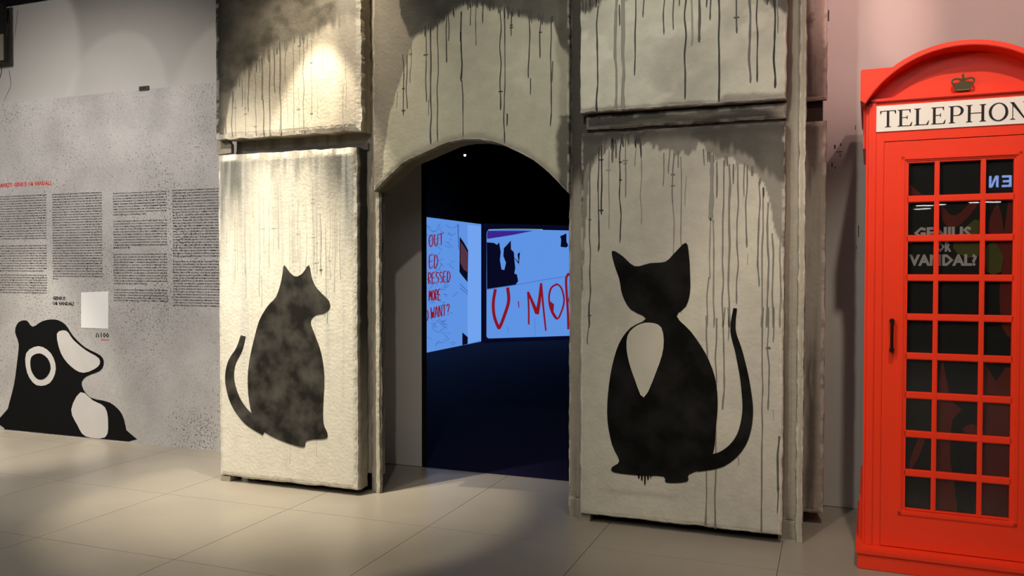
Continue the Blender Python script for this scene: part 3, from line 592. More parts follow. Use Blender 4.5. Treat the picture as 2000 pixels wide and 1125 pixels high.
def column(u0, u1, vt0, vt1, slope, blocks, pitch, x1px=None):
    """column of set text; blocks = (first line index, count, lines, width share of the last line)"""
    for i0, n, src, last in blocks:
        L = []
        ls = para(src, n)
        a = at(u0, vt0, YT); b = at(u1, vt1, YT)
        for k in range(n):
            z = a[2] - (i0 + k) * pitch
            w_ = (b[0] - a[0]) * (last if k == n - 1 else 1)
            st = ls[k] if not (k == n - 1 and last < .5) else ls[k][:max(3, int(len(ls[k]) * last))]
            L.append((st, a[0], a[0] + w_, z - pitch * .5, pitch * .52))
        text_mesh(L, 'text_block', M['print'], tp, bold=.012)
PT = (at(270, 377, YT)[2] - at(270, 605, YT)[2]) / 43.6
column(-12, 90, 384, 380, 0, [(0, 18, EN1, 1), (18, 1, EN1[2:], .08), (19.9, 11, EN1[3:], .93), (31.6, 8, EN1[1:], 1)], PT)
column(102, 199, 379, 376, 0, [(0, 33, EN1[2:] + EN1, 1), (33, 1, ['PAINT'], .1)], PT)
column(221, 326, 377, 371, 0, [(0, 9, ES1, .62), (10.5, 11, ES2, .32), (23, 12, ES3, .62), (36.4, 5, ES4, 1)], PT)
column(337, 440, 371, 365, 0, [(0, 25, ES5 + ES1[1:] + ES2, 1), (26, 17, ES3 + ES2, 1)], PT)
def tl(s_, u0, u1, v, capx, m, name, bold=.03):
    a = at(u0, v, YT); b = at(u1, v, YT); return text_mesh([(s_, a[0], b[0], a[2], capx * (a[2] - at(u0, v + 1, YT)[2]))], name, m, tp, bold=bold)
tl('BANKSY: GENIUS OR VANDAL?', -3, 100, 366, 7.5, M['printred'], 'heading', .03)['label'] = 'red heading line'
tl('GENIUS', 103, 128, 585.5, 6.5, M['print'], 'caption', .035)
tl('OR VANDAL?', 103, 145, 595.5, 6.5, M['print'], 'caption', .035)
tl('100', 197, 213, 659, 9.5, M['print'], 'number', .02)
a = at(197, 666, YT); b = at(213, 664, YT)
MB().box(a[0], b[0], YT - .0015, YT, b[2] - .004, b[2] + .002).build('underline', M['printred'], tp)
mb = MB(); c = at(190.5, 656, YT)
mb.tube([(c[0] + .013 * math.cos(t), YT - .001, c[2] + .006 + .016 * math.sin(t)) for t in np.linspace(-.2, PI + .2, 12)], .0028, 6)
mb.box(c[0] - .017, c[0] - .009, YT - .003, YT, c[2] - .012, c[2] + .004).box(c[0] + .009, c[0] + .017, YT - .003, YT, c[2] - .012, c[2] + .004)
mb.build('headphone_icon', M['print'], tp)
q = slot([(159, 571), (212, 569), (212, 642), (159, 640)], YT)
MB().prism(q, (0, -.003, 0)).build('blank_card', M['white'], tp)['label'] = 'plain white card'
# plain animal bust printed at the foot of the panel
def floorv(u): return 839.5 + u * .0985
bust = smooth([(9, 836), (16, 798), (28, 750), (34, 706), (37, 672), (30, 648), (36, 630), (52, 626), (64, 638), (84, 627), (108, 624), (128, 634), (143, 656), (166, 678), (196, 694), (203, 708), (196, 724), (168, 736), (160, 752), (176, 776), (214, 786), (238, 808), (247, 840), (251, 861)], 3)[:-3] + [(251, floorv(251) - 2), (9, floorv(9) - 2)]
def tprint(pts, m, name, th):
    return MB().prism(slot(pts, YT + .001), (0, -.001 - th, 0)).build(name, m, tp)
tprint(bust, M['print'], 'animal_silhouette', .002)['label'] = 'plain black animal bust'
PG = mat('grey_print', lin(188, 184, 179), .6, vary=.04)
tprint(smooth([(112, 652), (130, 646), (144, 664), (168, 684), (194, 700), (192, 716), (164, 728), (140, 716), (120, 690)], 3), PG, 'muzzle_patch', .004)['label'] = 'pale grey muzzle'
tprint(smooth([(140, 800), (158, 766), (182, 782), (206, 796), (212, 826), (206, 854), (168, 852), (152, 830)], 3), PG, 'chest_patch', .004)['label'] = 'pale grey chest'
tprint(smooth([(52, 690), (76, 676), (100, 690), (110, 720), (98, 748), (72, 752), (54, 728)], 3), PG, 'cheek_ring', .004)['label'] = 'pale grey cheek ring'
tprint(smooth([(62, 698), (78, 690), (94, 700), (100, 720), (90, 738), (74, 740), (62, 722)], 3), M['print'], 'cheek_disc', .006)['label'] = 'black disc inside the cheek ring'
# clip on the panel's top edge
cl = tag(empty('top_clip', tuple(at(283, 173, YT - .005))), 'small grey metal clip gripping the top edge of the text panel', 'clip')
a = at(272.5, 175, YT); b = at(292, 167, YT)
MB().box(a[0], b[0], YT - .012, YT + .004, 3.012, 3.05).build('jaw', M['metal'], cl, bevel=.004)
MB().box(a[0] + .02, b[0] - .02, YT - .016, YT - .010, 3.022, 3.042).build('bolt_plate', M['black'], cl, bevel=.002)

# dark loudspeaker case hanging at the left edge
p0, p1 = at(-60, 129, 5.50), at(8.5, 10, 5.50)
sp = tag(empty('wall_speaker', ((p0[0] + p1[0]) / 2, 5.52, p0[2])), 'dark wall-mounted case hanging under the black beam at the far left', 'speaker')
MB().box(p0[0], p1[0], 5.50, 5.525, p0[2], zb - .002).build('case', M['black'], sp, bevel=.004)
g0, g1 = at(-52, 129, 5.495), at(6.5, 66, 5.495)
MB().box(g0[0], g1[0], 5.492, 5.502, p0[2] + .012, g1[2]).build('grille', M['grey'], sp, bevel=.002)
MB().box(p0[0] + .03, p1[0] - .06, 5.52, 5.599, zb - .16, zb - .05).build('bracket', M['black'], sp)
MB().tube([at(21, 12, 5.52), at(18, 35, 5.515), at(15, 55, 5.51), at(12, 70, 5.51)], .003).build('cable', M['black'], sp)
MB().tube([at(3, 126, 5.51), at(3, 140, 5.49), at(0, 152, 5.46), at(-14, 180, 5.455)], .003).build('cable', M['black'], sp)

# ------------------------------------------------------------------ projection screens in the dark room
SB, SBD, SBP = emis('projected_blue', lin(94, 146, 226), 1.0), emis('projected_shadow', lin(8, 9, 34), 1.0), emis('projected_pale', lin(112, 162, 238), 1.0)
SRED, SPUR, SLINE, SBR, SLG = emis('projected_red', lin(132, 20, 38), 1), emis('projected_purple', lin(58, 36, 140), 1), emis('projected_line', lin(66, 104, 184), 1), emis('projected_brown', lin(84, 52, 66), 1), emis('projected_green', lin(130, 190, 190), 1)
XS = -6.75
def sl(u, v, k=0): p = atX(u, v, XS); return p + np.array([.004 + .004 * k, 0, 0])
K = 300 / 1164
def cp(x, y): return (820 + x * K, 410 + y * K)
pa = atX(*cp(465, 108), XS); pb = atX(*cp(465, 997), XS); pc = atX(834, 427, XS)
ztop, zbt = pa[2], pb[2]
scr_l = tag(MB().box(XS - .04, XS, 9.0, pa[1], zbt, ztop).build('projection_screen', SB), 'left blue-lit projection screen with a column of red lettering', 'screen', 'screens in the dark room')
def lprint(polys, m, name, k=1, parent=None):
    mb = MB()
    for p in polys: mb.prism(type(p)(atX(*cp(*q_), XS) for q_ in p), (.004 + .003 * k, 0, 0))
    return mb.build(name, m, parent or scr_l)
def stroke(pts, w0, w1=None): return taper(pts, w0, w0 if w1 is None else w1, 5)
lprint([[(362, 112), (462, 124), (462, 985), (362, 1012)]], SBP, 'pale_strip', .4)
for q_ in ([(302, 205), (330, 245), (364, 305), (360, 545), (322, 500), (300, 470)], [(322, 930), (362, 965), (360, 1015), (322, 1025)]): lprint([q_], SBD, 'dark_opening', .6)
lprint([[(306, 240), (334, 280), (360, 320), (356, 470), (328, 450), (304, 400)]], SBR, 'brown_boards', 1)
lprint([stroke([(288, 108), (294, 300)], 9, 5), stroke([(302, 560), (362, 620)], 5), stroke([(302, 590), (362, 640)], 4)] +
       [stroke([(x, y), (x + dx, y + dy)], 2.8) for x, y, dx, dy in [(random.uniform(64, 255), random.uniform(100, 1040), random.choice((-1, 1)) * random.uniform(20, 45), random.uniform(-40, 10)) for _ in range(110)]], SLINE, 'scratched_lines', .5)['kind'] = 'stuff'
def glyphs(spec, box, slant):
    """hand-drawn capitals from strokes in a unit cell, laid into a box of four crop points"""
    G = {'O': [[(.5, 0), (.08, .3), (.1, .75), (.5, 1), (.9, .7), (.88, .25), (.5, 0)]], 'U': [[(.1, 0), (.12, .7), (.45, 1), (.85, .7), (.9, 0)]],
         'T': [[(0, .05), (1, 0)], [(.5, .02), (.5, 1)]], 'E': [[(.9, 0), (.1, .05), (.12, 1), (.95, .95)], [(.1, .5), (.75, .48)]],
         'D': [[(.15, 0), (.12, 1), (.7, .85), (.95, .45), (.6, .08), (.1, 0)]], 'R': [[(.12, 1), (.12, 0), (.8, .1), (.8, .4), (.15, .52), (.95, 1)]],
         'S': [[(.9, .08), (.3, .02), (.12, .28), (.8, .62), (.75, .92), (.1, .98)]], 'M': [[(.05, 1), (.15, 0), (.5, .65), (.85, 0), (.97, 1)]],
         'W': [[(.02, 0), (.25, 1), (.5, .4), (.75, 1), (1, 0)]], 'A': [[(.05, 1), (.5, 0), (.95, 1)], [(.22, .62), (.8, .6)]], 'N': [[(.08, 1), (.1, 0), (.85, 1), (.92, 0)]],
         '?': [[(.1, .2), (.45, 0), (.85, .2), (.5, .55), (.48, .75)], [(.46, .9), (.5, .98)]]}
    out = []
    x0, y0, x1, h = box; n = len(spec); w_ = (x1 - x0) / n
    for i, ch in enumerate(spec):
        for st in G[ch]: out.append(stroke([(x0 + w_ * (i + .08 + .84 * a), y0 + slant * (w_ * (i + a)) + h * b) for a, b in st], 6.5, 4.5))
    return out
for txt, box, s_ in (('OUT', (64, 190, 180, 92), -.14), ('ED', (66, 345, 140, 95), -.06), ('RESSED', (60, 480, 232, 80), -.1), ('MORE', (66, 612, 158, 78), -.1), ('WANT?', (80, 740, 228, 84), -.2)):
    
    for i in range(len(txt)):
        w_ = (box[2] - box[0]) / len(txt); lprint(glyphs(txt[i], (box[0] + i * w_, box[1] + s_ * w_ * i, box[0] + (i + 1) * w_, box[3]), s_), SRED, 'letter', 1)
lprint([stroke([(55, 760), (62, 800), (54, 840)], 6)], SRED, 'letter', 1)
# right screen: its wall turns away to the right
P0 = np.array([-6.72, pa[1] + .02, 0]); D = np.array([.72, .694, 0]); D /= np.linalg.norm(D); NRM = np.array([D[1], -D[0], 0])
def rr(x, y): return atP(*cp(x, y), P0, NRM)
tl_, bl_ = rr(505, 140), rr(508, 972); zt, zb2 = tl_[2], bl_[2]
E0, E1 = P0 + D * .0, P0 + D * 5.0
mb = MB(); mb.prism([(*E0[:2], zb2 - .12), (*E1[:2], zb2 - .12), (*E1[:2], zt + .1), (*E0[:2], zt + .1)], tuple(-NRM * .05))
scr_r = tag(mb.build('projection_screen', SBD), 'far projection screen turned away, with huge red capital letters', 'screen', 'screens in the dark room')
def rprint(polys, m, name, k=1):
    mb = MB()
    for p in polys: mb.prism(type(p)(rr(*q_) for q_ in p), tuple(NRM * (.004 + .004 * k)))
    return mb.build(name, m, scr_r)
rprint([[(506, 180), (512, 158), (525, 152), (940, 152), (1300, 160), (1300, 948), (522, 974), (508, 966), (505, 950)]], SB, 'image_field', .3)
rprint([[(508, 185), (515, 158), (860, 158), (700, 190), (510, 220)]], SPUR, 'purple_sky', .8)
rprint([stroke([(520, 150), (700, 146), (930, 149)], 5)], SLG, 'green_edge', 1)
for q_ in ([(506, 245), (560, 250), (585, 265), (600, 245), (612, 320), (606, 380), (618, 452), (640, 455), (652, 400), (632, 350), (636, 290), (660, 265), (688, 232), (690, 300), (712, 320), (715, 370), (722, 440), (715, 482), (735, 490), (744, 540), (725, 566), (508, 600)],
        [(705, 350), (750, 412), (758, 318), (740, 335), (748, 395)], [(1062, 200), (1110, 178), (1110, 240), (1124, 270), (1110, 285), (1066, 280), (1070, 225)]): rprint([q_], SBD, 'torn_opening', .8)
rprint([stroke([(506, 605), (760, 562), (1000, 520), (1300, 480)], 4)] + [stroke([(870, 820), (872, 950)], 2), stroke([(660, 880), (668, 930)], 3)], SLINE, 'board_seam', .8)
rprint([stroke([(572, 600), (556, 700), (562, 800), (590, 880), (604, 888), (640, 800), (672, 690), (664, 588)], 22, 24)], SRED, 'letter', 1.2)
rprint([stroke([(746, 692), (750, 742)], 8, 6)], SRED, 'letter', 1.2)
rprint([stroke([(824, 868), (824, 740), (818, 620)], 12, 14), stroke([(818, 620), (852, 700), (886, 782)], 14, 30), stroke([(886, 790), (904, 690), (918, 555)], 30, 16), stroke([(918, 555), (934, 730), (954, 915)], 16, 12)], SRED, 'letter', 1.2)
rprint([stroke([(1044, 560), (996, 590), (978, 660), (990, 750), (1030, 822), (1060, 800), (1092, 690), (1070, 590), (1030, 560)], 14, 12), [(984, 690), (1016, 715), (1012, 770), (1046, 826), (1030, 830), (996, 780)]], SRED, 'letter', 1.2)
rprint([stroke([(1130, 480), (1108, 520), (1112, 640), (1120, 760), (1124, 905)], 18, 16), stroke([(1118, 490), (1190, 500), (1210, 580), (1130, 680), (1230, 900)], 16, 14)], SRED, 'letter', 1.2)
# tiny lamp high in the dark room
p = at(908, 304, 8.0)
lm = tag(empty('ceiling_lamp', (p[0], 8.0, p[2])), 'tiny bright lamp high in the dark room beyond the arch', 'lamp')
MB().tube([(p[0], 8, 4.19), (p[0], 8, p[2] + .02)], .012).build('stem', M['black'], lm)
MB().tube([(p[0], 8, p[2] + .03), (p[0], 8, p[2] + .012)], .02, 10).build('housing', M['black'], lm)
MB().tube([(p[0], 8, p[2] + .012), (p[0], 8, p[2] - .006)], [.012, .008], 10).build('bulb', emis('lamp_glow', (1, 1, 1), 8), lm)

# ------------------------------------------------------------------ red telephone kiosk
CX, KF, KB = .572, 4.55, 5.36          # centre line, front face, back face
kb = tag(empty('telephone_kiosk', (CX, (KF + KB) / 2, 0)), 'bright red telephone kiosk with arched top and glazed door', 'telephone box')
R_ = M['red']
KANG = math.radians(-2.2); PIV = np.array([.14, 4.5, 0])            # the kiosk stands turned a little off the wall's line
KR = np.array([[math.cos(KANG), -math.sin(KANG), 0], [math.sin(KANG), math.cos(KANG), 0], [0, 0, 1]])
def kat(u, v, Y): c = KR.T @ (EYE - PIV) + PIV; d = KR.T @ ray(u, v); return c + d * ((Y - c[1]) / d[1])
KM = Matrix.Translation(PIV) @ Matrix.Rotation(KANG, 4, 'Z') @ Matrix.Translation(-PIV)
HW = .42                               # half width of the shaft
MB().box(CX - .442, CX + .442, 4.484, KB + .05, 0, .074).build('plinth', R_, kb, bevel=.004)
mb = MB(); mb.box(CX - .45, CX + .45, 4.474, KB + .06, .074, .108); mb.build('plinth_cap', R_, kb, bevel=.007)
for sgn in (-1, 1):
    for y0, nm in ((KF, 'corner_post'), (KB - .085, 'corner_post')):
        mb = MB(); f = 1 if y0 == KF else -1; yf = y0 if f == 1 else y0 + .085
        x0, x1 = CX + sgn * HW, CX + sgn * (HW - .083); lo, hi = min(x0, x1), max(x0, x1)
        mb.box(lo + (.012 if sgn < 0 else 0), hi - (.012 if sgn > 0 else 0), min(yf, yf + f * .085), max(yf, yf + f * .085), .106, 2.335)
        a_, b_ = CX + sgn * HW, CX + sgn * (HW - .012); mb.box(min(a_, b_), max(a_, b_), min(yf + f * .016, yf + f * .085), max(yf + f * .016, yf + f * .085), .106, 2.335)
        a_, b_ = CX + sgn * (HW - .026), CX + sgn * (HW - .046); mb.box(min(a_, b_), max(a_, b_), min(yf - f * .009, yf + f * .01), max(yf - f * .009, yf + f * .01), .106, 2.335)
        mb.build(nm, R_, kb, bevel=.003)
DX_0, DX_1, DZ0, DZ1 = CX - .336, CX + .336, .112, 2.136
cols = [(-.225, -.111), (-.089, .077), (.110, .223)]; cols = [(-.225, -.110), (-.088, .088), (.110, .225)]
pz1, pz0 = 2.027, kat(1790, 993, 4.57)[2]
rowh = (pz1 - pz0 + .034) / 9; rows_ = [(pz1 - (i + 1) * rowh + .034, pz1 - i * rowh) for i in range(9)]
pane_me = {}
def glazed(name, w2, yf, parent, M4, label=None):
    """glazed leaf built facing -Y about x=0, then placed by M4: leaf > glazing_bar, pane"""
    x0, x1 = -.235, .235; z0, z1 = pz0 - .010, pz1 + .010
    mb = MB(); t = .045
    mb.box(-w2, x0, 0, t, DZ0, DZ1); mb.box(x1, w2, 0, t, DZ0, DZ1); mb.box(x0, x1, 0, t, DZ0, z0); mb.box(x0, x1, 0, t, z1, DZ1)
    o = mb.build(name, R_, None); o.parent = parent
    o.matrix_world = M4
    mb = MB()
    for (a_, b_, c_, d_) in ((x0 - .022, x0 - .008, z0 - .022, z1 + .022), (x1 + .008, x1 + .022, z0 - .022, z1 + .022)): mb.box(a_, b_, -.006, .005, c_, d_)
    mb.box(x0 - .022, x1 + .022, -.006, .005, z0 - .022, z0 - .008); mb.box(x0 - .022, x1 + .022, -.006, .005, z1 + .008, z1 + .022)
    b = mb.build('window_beading', R_, None); b.parent = o
    for k in range(2):
        a_, b_ = cols[k][1], cols[k + 1][0]
        q = MB().box(a_, b_, .002, .04, z0, z1).build('glazing_bar', R_, None, bevel=.004); q.parent = o
    for i in range(10):
        zt_ = rows_[i][0] if i < 9 else z0; zb_ = rows_[i + 1][1] if i < 8 else z0
        if i == 9: continue
        if i == 8: zb_, zt_ = z0, rows_[8][0]
        q = MB().box(x0, x1, .004, .038, zb_, zt_).build('glazing_bar', R_, None, bevel=.004); q.parent = o
    q = MB().box(x0, x1, .004, .038, pz1, z1).build('glazing_bar', R_, None, bevel=.002); q.parent = o
    for sx in (-1, 1):
        q = MB().box(min(sx * .225, sx * .235), max(sx * .225, sx * .235), .004, .038, z0, z1).build('glazing_bar', R_, None); q.parent = o
    for (a_, b_) in cols:
        for (c_, d_) in rows_:
            key = round(b_ - a_, 4)
            if key not in pane_me: pane_me[key] = MB().box(0, b_ - a_ + .004, 0, .004, 0, rowh - .034 + .004).mesh('pane', M['glass'])
            g = link('pane', pane_me[key], None); g.parent = o; g.location = (a_ - .002, .020, c_ - .002)
    if label: o['label'] = label
    return o
door = glazed('door', .336, KF, kb, Matrix.Translation((CX, KF + .001, 0)))
glazed('side_panel', .328, 0, kb, Matrix.Translation((CX - HW + .02, (KF + KB) / 2, 0)) @ Matrix.Rotation(-PI / 2, 4, 'Z'))
glazed('side_panel', .328, 0, kb, Matrix.Translation((CX + HW - .02, (KF + KB) / 2, 0)) @ Matrix.Rotation(PI / 2, 4, 'Z'))
MB().box(CX - .337, CX + .337, KB - .045, KB, .108, 2.335).build('back_panel', R_, kb)
for sgn in (-1, 1):                       # side boards stand a little proud, low and high
    x = CX + sgn * .435; a_, b_ = sorted((x, CX + sgn * .40))
    MB().box(a_, b_, KF + .09, KB - .02, .106, .335).build('kick_or_shade_board', R_, kb, bevel=.003)
    MB().box(a_, b_, KF + .09, KB - .02, 2.12, 2.34).build('side_fascia', R_, kb, bevel=.003)
# handle
hz0, hz1 = kat(1742, 687, KF - .03)[2], kat(1742, 624, KF - .03)[2]; hx = kat(1742, 655, KF - .03)[0]
hd = MB().tube([(hx, KF - .032, hz0 + .012), (hx, KF - .034, (hz0 + hz1) / 2), (hx, KF - .032, hz1 - .012)], .0075, 10)
for z in (hz0 + .008, hz1 - .008): hd.tube([(hx, KF + .002, z), (hx, KF - .038, z)], [.013, .0115], 12)
h = hd.build('handle', M['bronze'], door); h['label'] = 'dark bronze pull handle'
# header with the sign
SZ0, SZ1 = kat(1710, 259, 4.56)[2], kat(1710, 209, 4.56)[2]
mb = MB(); mb.box(CX - .337, CX + .337, KF, KF + .05, 2.14, SZ0); mb.box(CX - .337, CX + .337, KF, KF + .05, SZ1, 2.335); mb.box(CX - .385, CX + .385, KF + .02, KF + .05, SZ0, SZ1)
mb.build('header', R_, kb)
SX0 = kat(1711, 230, 4.548)[0]; SX1 = 2 * CX - SX0
sg = MB().box(SX0, SX1, KF - .006, KF + .018, SZ0, SZ1).build('sign', M['signwhite'], kb); sg['label'] = 'white sign with black serif capitals'
INK = mat('sign_ink', lin(26, 16, 14), .3)
def serif(ch):
    """capital of unit height: list of polygons (x, z)"""
    R = lambda x0, x1, z0, z1: [(x0, z0), (x1, z0), (x1, z1), (x0, z1)]
    def foot(xc, w_, z, d): return [(xc - w_ / 2, z), (xc + w_ / 2, z), (xc + w_ / 2, z + d * .03), (xc + w_ * .2, z + d * .07), (xc - w_ * .2, z + d * .07), (xc - w_ / 2, z + d * .03)]
    def stem(xc, t=.13, w_=.3): return [R(xc - t / 2, xc + t / 2, .02, .98), foot(xc, w_, 0, 1), foot(xc, w_, 1, -1)]
    def ringp(cx, cz, rx, rz, ix, iz, a0, a1, n=28):
        A = np.linspace(a0, a1, n); o_ = [(cx + rx * math.cos(t), cz + rz * math.sin(t)) for t in A]; i_ = [(cx + ix * math.cos(t), cz + iz * math.sin(t)) for t in A]
        return [[o_[k], o_[k + 1], i_[k + 1], i_[k]] for k in range(n - 1)]
    if ch == 'T': return [R(.335, .465, .02, .98), foot(.4, .32, 0, 1), R(0, .8, .955, 1), [(0, 1), (0, .78), (.03, .78), (.09, .955)], [(.8, 1), (.8, .78), (.77, .78), (.71, .955)]]
    if ch == 'E': return stem(.17)[:] + [R(.17, .62, .955, 1), R(.17, .66, 0, .045), R(.17, .48, .5, .545), [(.62, 1), (.62, .8), (.59, .8), (.54, .955)], [(.66, 0), (.7, .24), (.67, .24), (.58, .045)], [(.48, .64), (.48, .4), (.455, .4), (.44, .5), (.44, .545), (.455, .64)]]
    if ch == 'L': return stem(.17) + [R(.17, .64, 0, .045), [(.64, 0), (.69, .26), (.66, .26), (.56, .045)]]
    if ch == 'P': return stem(.17) + [R(.17, .4, .955, 1), R(.17, .4, .42, .465)] + ringp(.4, .71, .29, .29, .16, .245, -PI / 2, PI / 2)
    if ch == 'H': return stem(.17) + stem(.78) + [R(.17, .78, .49, .535)]
    if ch == 'O': return ringp(.5, .5, .5, .52, .355, .475, 0, 2 * PI, 48)
    if ch == 'N': return [R(.15, .195, .02, 1), foot(.17, .26, 0, 1), R(.80, .845, .0, .98), foot(.82, .26, 1, -1), [(.04, 1), (.23, 1), (.845, 0), (.80, 0), (.70, .08)], [(.02, 1), (.2, 1), (.2, .96), (.02, .97)]]
span = {'T': (0, .8), 'E': (.02, .7), 'L': (.02, .69), 'P': (.02, .69), 'H': (.02, .93), 'O': (0, 1), 'N': (.02, .95)}
lz0, lz1 = kat(1735, 248.5, KF - .006)[2], kat(1735, 216, KF - .006)[2]
px = [(1719, 1750), (1753, 1782), (1785.5, 1815), (1818.5, 1847), (1852.5, 1882), (1886.5, 1926), (1931, 1969), (1972, 2008), (2013, 2043)]
for ch, (ua, ub) in zip('TELEPHONE', px):
    xa, xb = kat(ua, 230, KF - .006)[0], kat(ub, 230, KF - .006)[0]; s0, s1 = span[ch]; mb = MB()
    for k, p in enumerate(serif(ch)):
        mb.prism([(xa + (x - s0) / (s1 - s0) * (xb - xa), KF - .0055, lz0 + z * (lz1 - lz0)) for x, z in p], (0, -.0012 - .0001 * k, 0))
    mb.build('letter', INK, sg)
# cornice, tympanum, arched hood, corner blocks, roof
MB().box(CX - .40, CX + .40, KF - .016, KF + .06, 2.335, 2.352).build('cornice', R_, kb, bevel=.004)
AZ0, AZ1, AW = 2.337, 2.592, .447
RAD = (AW ** 2 + (AZ1 - AZ0) ** 2) / (2 * (AZ1 - AZ0)); ACZ = AZ1 - RAD; aend = math.asin(AW / RAD)
AA = np.linspace(-aend, aend, 33)
def arc(r, dz=0): return [(CX + r * math.sin(t), ACZ + r * math.cos(t)) for t in AA]
HF = KF - .065                          # hood comes forward of the door plane
mb = MB(); o_, i_ = arc(RAD), arc(RAD - .026)
n = len(AA); vs = [(x, HF, z) for x, z in o_] + [(x, HF, z) for x, z in i_] + [(x, KF + .06, z) for x, z in o_] + [(x, KF + .06, z) for x, z in i_]; fs = []
for k in range(n - 1):
    fs += [(k, n + k, n + k + 1, k + 1), (n + k, 3 * n + k, 3 * n + k + 1, n + k + 1), (k + 1, 2 * n + k + 1, 2 * n + k, k), (2 * n + k, 2 * n + k + 1, 3 * n + k + 1, 3 * n + k)]
fs += [(0, 2 * n, 3 * n, n), (n - 1, 2 * n - 1, 4 * n - 1, 3 * n - 1)]
mb.add(vs, fs); mb.build('arched_hood', R_, kb, bevel=.003)
mb = MB(); pts = [(CX - AW + .03, KF + .02, 2.34), (CX + AW - .03, KF + .02, 2.34)] + [(x, KF + .02, z) for x, z in arc(RAD - .02)[::-1] if abs(x - CX) < AW - .03 and z > 2.34]
mb.prism(pts, (0, .035, 0)); mb.build('tympanum', R_, kb)
for sgn in (-1, 1):                       # square shoulders behind the hood
    pts = [(CX + sgn * (AW + .001), 2.338), (CX + sgn * (AW + .001), 2.495), (CX + sgn * .30, 2.495)] + [p for p in (arc(RAD - .01) if sgn < 0 else arc(RAD - .01)[::-1]) if sgn * (p[0] - CX) > .295][::-1]
    mb = MB(); mb.prism([(x, KB + .05, z) for x, z in pts], (0, -(KB + .05 - HF - .010), 0)); mb.build('roof_shoulder', R_, kb, bevel=.004)
mb = MB()
NV = 13; zz = lambda a, b: 2.45 + .15 * (1 - a * a) ** .5 * (1 - b * b) ** .5
vs = []; fs = []
for i in range(NV):
    for j in range(NV):
        a_, b_ = -1 + 2 * i / (NV - 1), -1 + 2 * j / (NV - 1); vs.append((CX + .36 * a_, (KF + .05 + KB) / 2 + .37 * b_, zz(a_, b_)))
for i in range(NV - 1):
    for j in range(NV - 1): k = i * NV + j; fs.append((k, k + NV, k + NV + 1, k + 1))
mb.add(vs, fs); mb.build('roof_dome', R_, kb)
MB().box(CX - .40, CX + .40, KF + .05, KB + .04, 2.335, 2.46).build('roof_slab', R_, kb)
# crown emblem
c0 = kat(1881, 160, KF + .018); cs = (kat(1904, 160, KF + .018)[0] - kat(1857.5, 160, KF + .018)[0]) / 330
def cw(x, y): return (c0[0] + (x - 285) * cs, KF + .021, c0[2] - .003 - (y - 262) * cs)
mb = MB()
mb.prism([cw(*p) for p in smooth([(172, 395), (172, 365), (165, 325), (142, 290), (160, 262), (200, 266), (235, 246), (262, 240), (285, 224), (308, 240), (335, 246), (370, 256), (408, 262), (415, 285), (402, 320), (392, 360), (390, 390), (285, 398)], 2)], (0, -.009, 0))
for sg_ in (-1, 1):
    mb.prism(Strip(cw(285 + sg_ * (x - 285), y) for x, y in taper([(165, 296), (134, 262), (140, 216), (188, 198), (240, 210), (272, 226)], 24, 24, 5)), (0, -.010, 0))
mb.prism([cw(*p) for p in smooth([(262, 220), (262, 190), (278, 165), (292, 165), (308, 190), (308, 220)], 2)], (0, -.0105, 0))
mb.prism([cw(*p) for p in [(281, 170), (281, 155), (266, 152), (266, 142), (281, 142), (281, 127), (291, 127), (291, 142), (306, 142), (306, 152), (291, 155), (291, 170)]], (0, -.011, 0))
cr = mb.build('crown_emblem', M['crown'], kb); cr['label'] = 'dark gilt crown emblem'
MB().box(*sorted((cw(196, 0)[0], cw(374, 0)[0])), KF + .008, KF + .020, cw(0, 386)[2], cw(0, 376)[2]).build('crown_band', mat('gilt_band', lin(150, 110, 60), .4, metal=.4), kb)

# poster board inside the kiosk, just behind the glass
YQ = 4.592
po = tag(MB().box(CX - .30, CX + .30, YQ, YQ + .012, .108, 2.12).build('poster', mat('poster_black', lin(30, 26, 18), .5)), 'black poster board with dull red shapes standing inside the red kiosk', 'poster')
PRED, POL = mat('poster_red', lin(140, 44, 30), .5), mat('poster_olive', lin(112, 106, 40), .5)
def pq(polys, m, name, k=1):
    mb = MB()
    for p in polys: mb.prism([kat(u, v, YQ + .0005) for u, v in p], (0, -.0012 - .0006 * k, 0))
    return mb.build(name, m, po)
pq([smooth([(1838, 400), (1856, 420), (1876, 415), (1905, 385), (1912, 395), (1890, 425), (1862, 446), (1840, 430)], 2), smooth([(1776, 360), (1800, 380), (1824, 384), (1776, 386)], 2),
    smooth([(1930, 450), (1940, 410), (1950, 400), (1958, 430), (1962, 455), (1968, 400), (1982, 400), (1982, 640), (1958, 640), (1952, 560), (1960, 500)], 2),
    smooth([(1834, 740), (1842, 706), (1856, 780), (1880, 800), (1860, 820), (1856, 900), (1870, 1004), (1828, 1004), (1832, 860)], 2), smooth([(1776, 905), (1796, 850), (1806, 862), (1782, 915)], 2),
    smooth([(1922, 705), (1945, 745), (1982, 720), (1982, 1010), (1916, 1010), (1924, 860), (1920, 780)], 2), smooth([(1880, 840), (1900, 828), (1925, 850), (1905, 866)], 2)], PRED, 'red_figure')
pq([smooth([(1862, 470), (1890, 440), (1912, 430), (1912, 500), (1870, 495)], 2), smooth([(1926, 480), (1956, 470), (1956, 530), (1926, 530)], 2)], POL, 'olive_field', .5)
PTX = mat('poster_lettering', lin(240, 226, 218), .5)
def pl(s_, u0, u1, v, cap):
    a = kat(u0, v, YQ); b = kat(u1, v, YQ); return (s_, a[0], b[0], a[2], cap * (a[2] - kat(u0, v + 1, YQ)[2]))
text_mesh([pl('GENIUS', 1785, 1897, 465, 20), pl('OR', 1828, 1858, 491, 18), pl('VANDAL?', 1775, 1908, 518, 20)], 'lettering', PTX, po, Y=YQ, bold=.045, th=.0026)['label'] = 'dull grey bold capitals'

for o in (kb, po): o.matrix_world = KM @ o.matrix_world

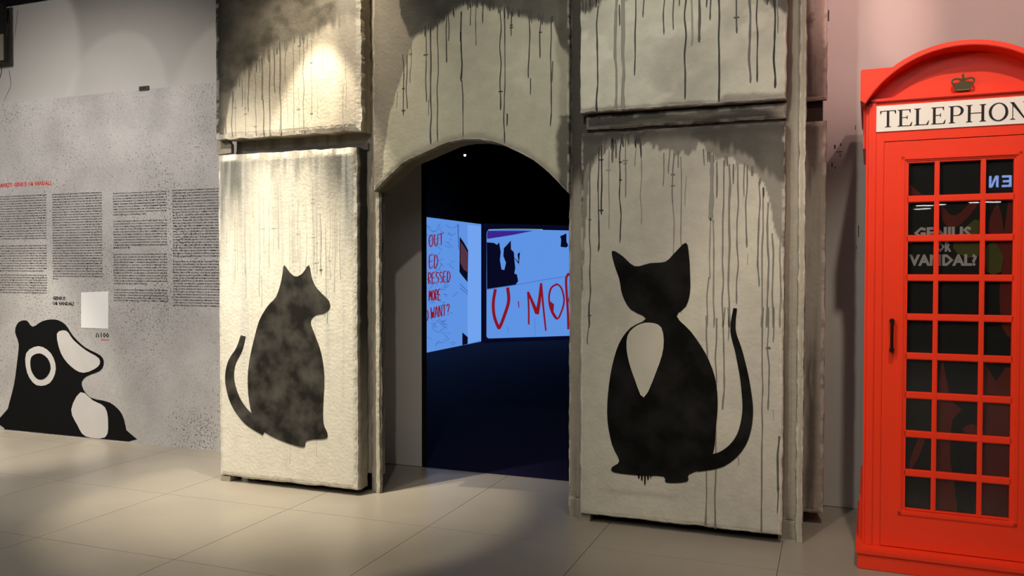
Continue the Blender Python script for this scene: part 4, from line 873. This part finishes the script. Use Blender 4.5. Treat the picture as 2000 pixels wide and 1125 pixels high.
# ------------------------------------------------------------------ things of the hall behind, seen mirrored in the kiosk's glass
YG = KF + .021
KN = KR @ np.array([0, -1.0, 0])
def mirror_at(u, v, axis, val):
    p = KR @ (kat(u, v, YG) - PIV) + PIV; d = ray(u, v); d = d - 2 * (d @ KN) * KN; t = (val - p[axis]) / d[axis]; return p + d * t
e0, e1 = mirror_at(1932, 366, 1, -7.95), mirror_at(1976, 342, 1, -7.95)
sgn = tag(empty('lit_sign', ((e0[0] + e1[0]) / 2, -7.98, e0[2])), 'blue-white lit letters on the hall bulkhead, mirrored in the kiosk glass', 'sign')
LIT = emis('sign_light', lin(150, 180, 255), 9)
xa, xb = sorted((e0[0], e1[0])); zl, zh = e0[2], e1[2]; hh = zh - zl
def litbox(name, polys):
    mb = MB()
    for p in polys: mb.prism([(x, -7.995, z) for x, z in p], (0, .045, 0))
    return mb.build(name, LIT, sgn)
# the sign faces +Y: read from the front its X runs right to left
wl = (xb - xa) * .42; t = hh * .17
X_ = xb                                   # left end as read
R2 = lambda a0, a1, b0, b1: [(X_ - a0, b0), (X_ - a1, b0), (X_ - a1, b1), (X_ - a0, b1)]
litbox('letter', [R2(0, t, zl, zh), R2(t, wl, zl, zl + t), R2(t, wl, zh - t, zh), R2(t, wl * .9, (zl + zh) / 2 - t / 2, (zl + zh) / 2 + t / 2)])
o2 = (xb - xa) - wl
litbox('letter', [R2(o2, o2 + t, zl, zh), R2(o2 + wl - t, o2 + wl, zl, zh), [(X_ - o2 - t * .5, zh), (X_ - o2 - t * 1.5, zh), (X_ - o2 - wl + t * .5, zl), (X_ - o2 - wl + t * 1.5, zl)]])
MB().box(xa - .1, xb + .1, -8.0, -7.996, zl - .1, zh + .1).build('sign_back', M['dark'], sgn)
GLOW = emis('downlight_glow', (1, .98, .94), 12)
for k, (u, v) in enumerate([(1800, 401), (1817, 401), (1795, 408), (1808, 407), (1837, 399), (1903, 395), (1927, 394), (1944, 394)]):
    p = mirror_at(u, v, 2, 3.085)
    if not (YB < p[1] < -8.1): p = np.array([p[0], max(min(p[1], -8.3), YB + .4), 3.085])
    d_ = tag(empty('ceiling_light', (p[0], p[1], 3.1)), 'small round downlight in the low hall ceiling, mirrored in the kiosk glass', 'lamp', 'hall downlights')
    MB().tube([(p[0], p[1], 3.1), (p[0], p[1], 3.08)], .14, 16).build('ring', M['white'], d_)
    MB().tube([(p[0], p[1], 3.081), (p[0], p[1], 3.074)], .12, 16).build('diffuser', GLOW, d_)
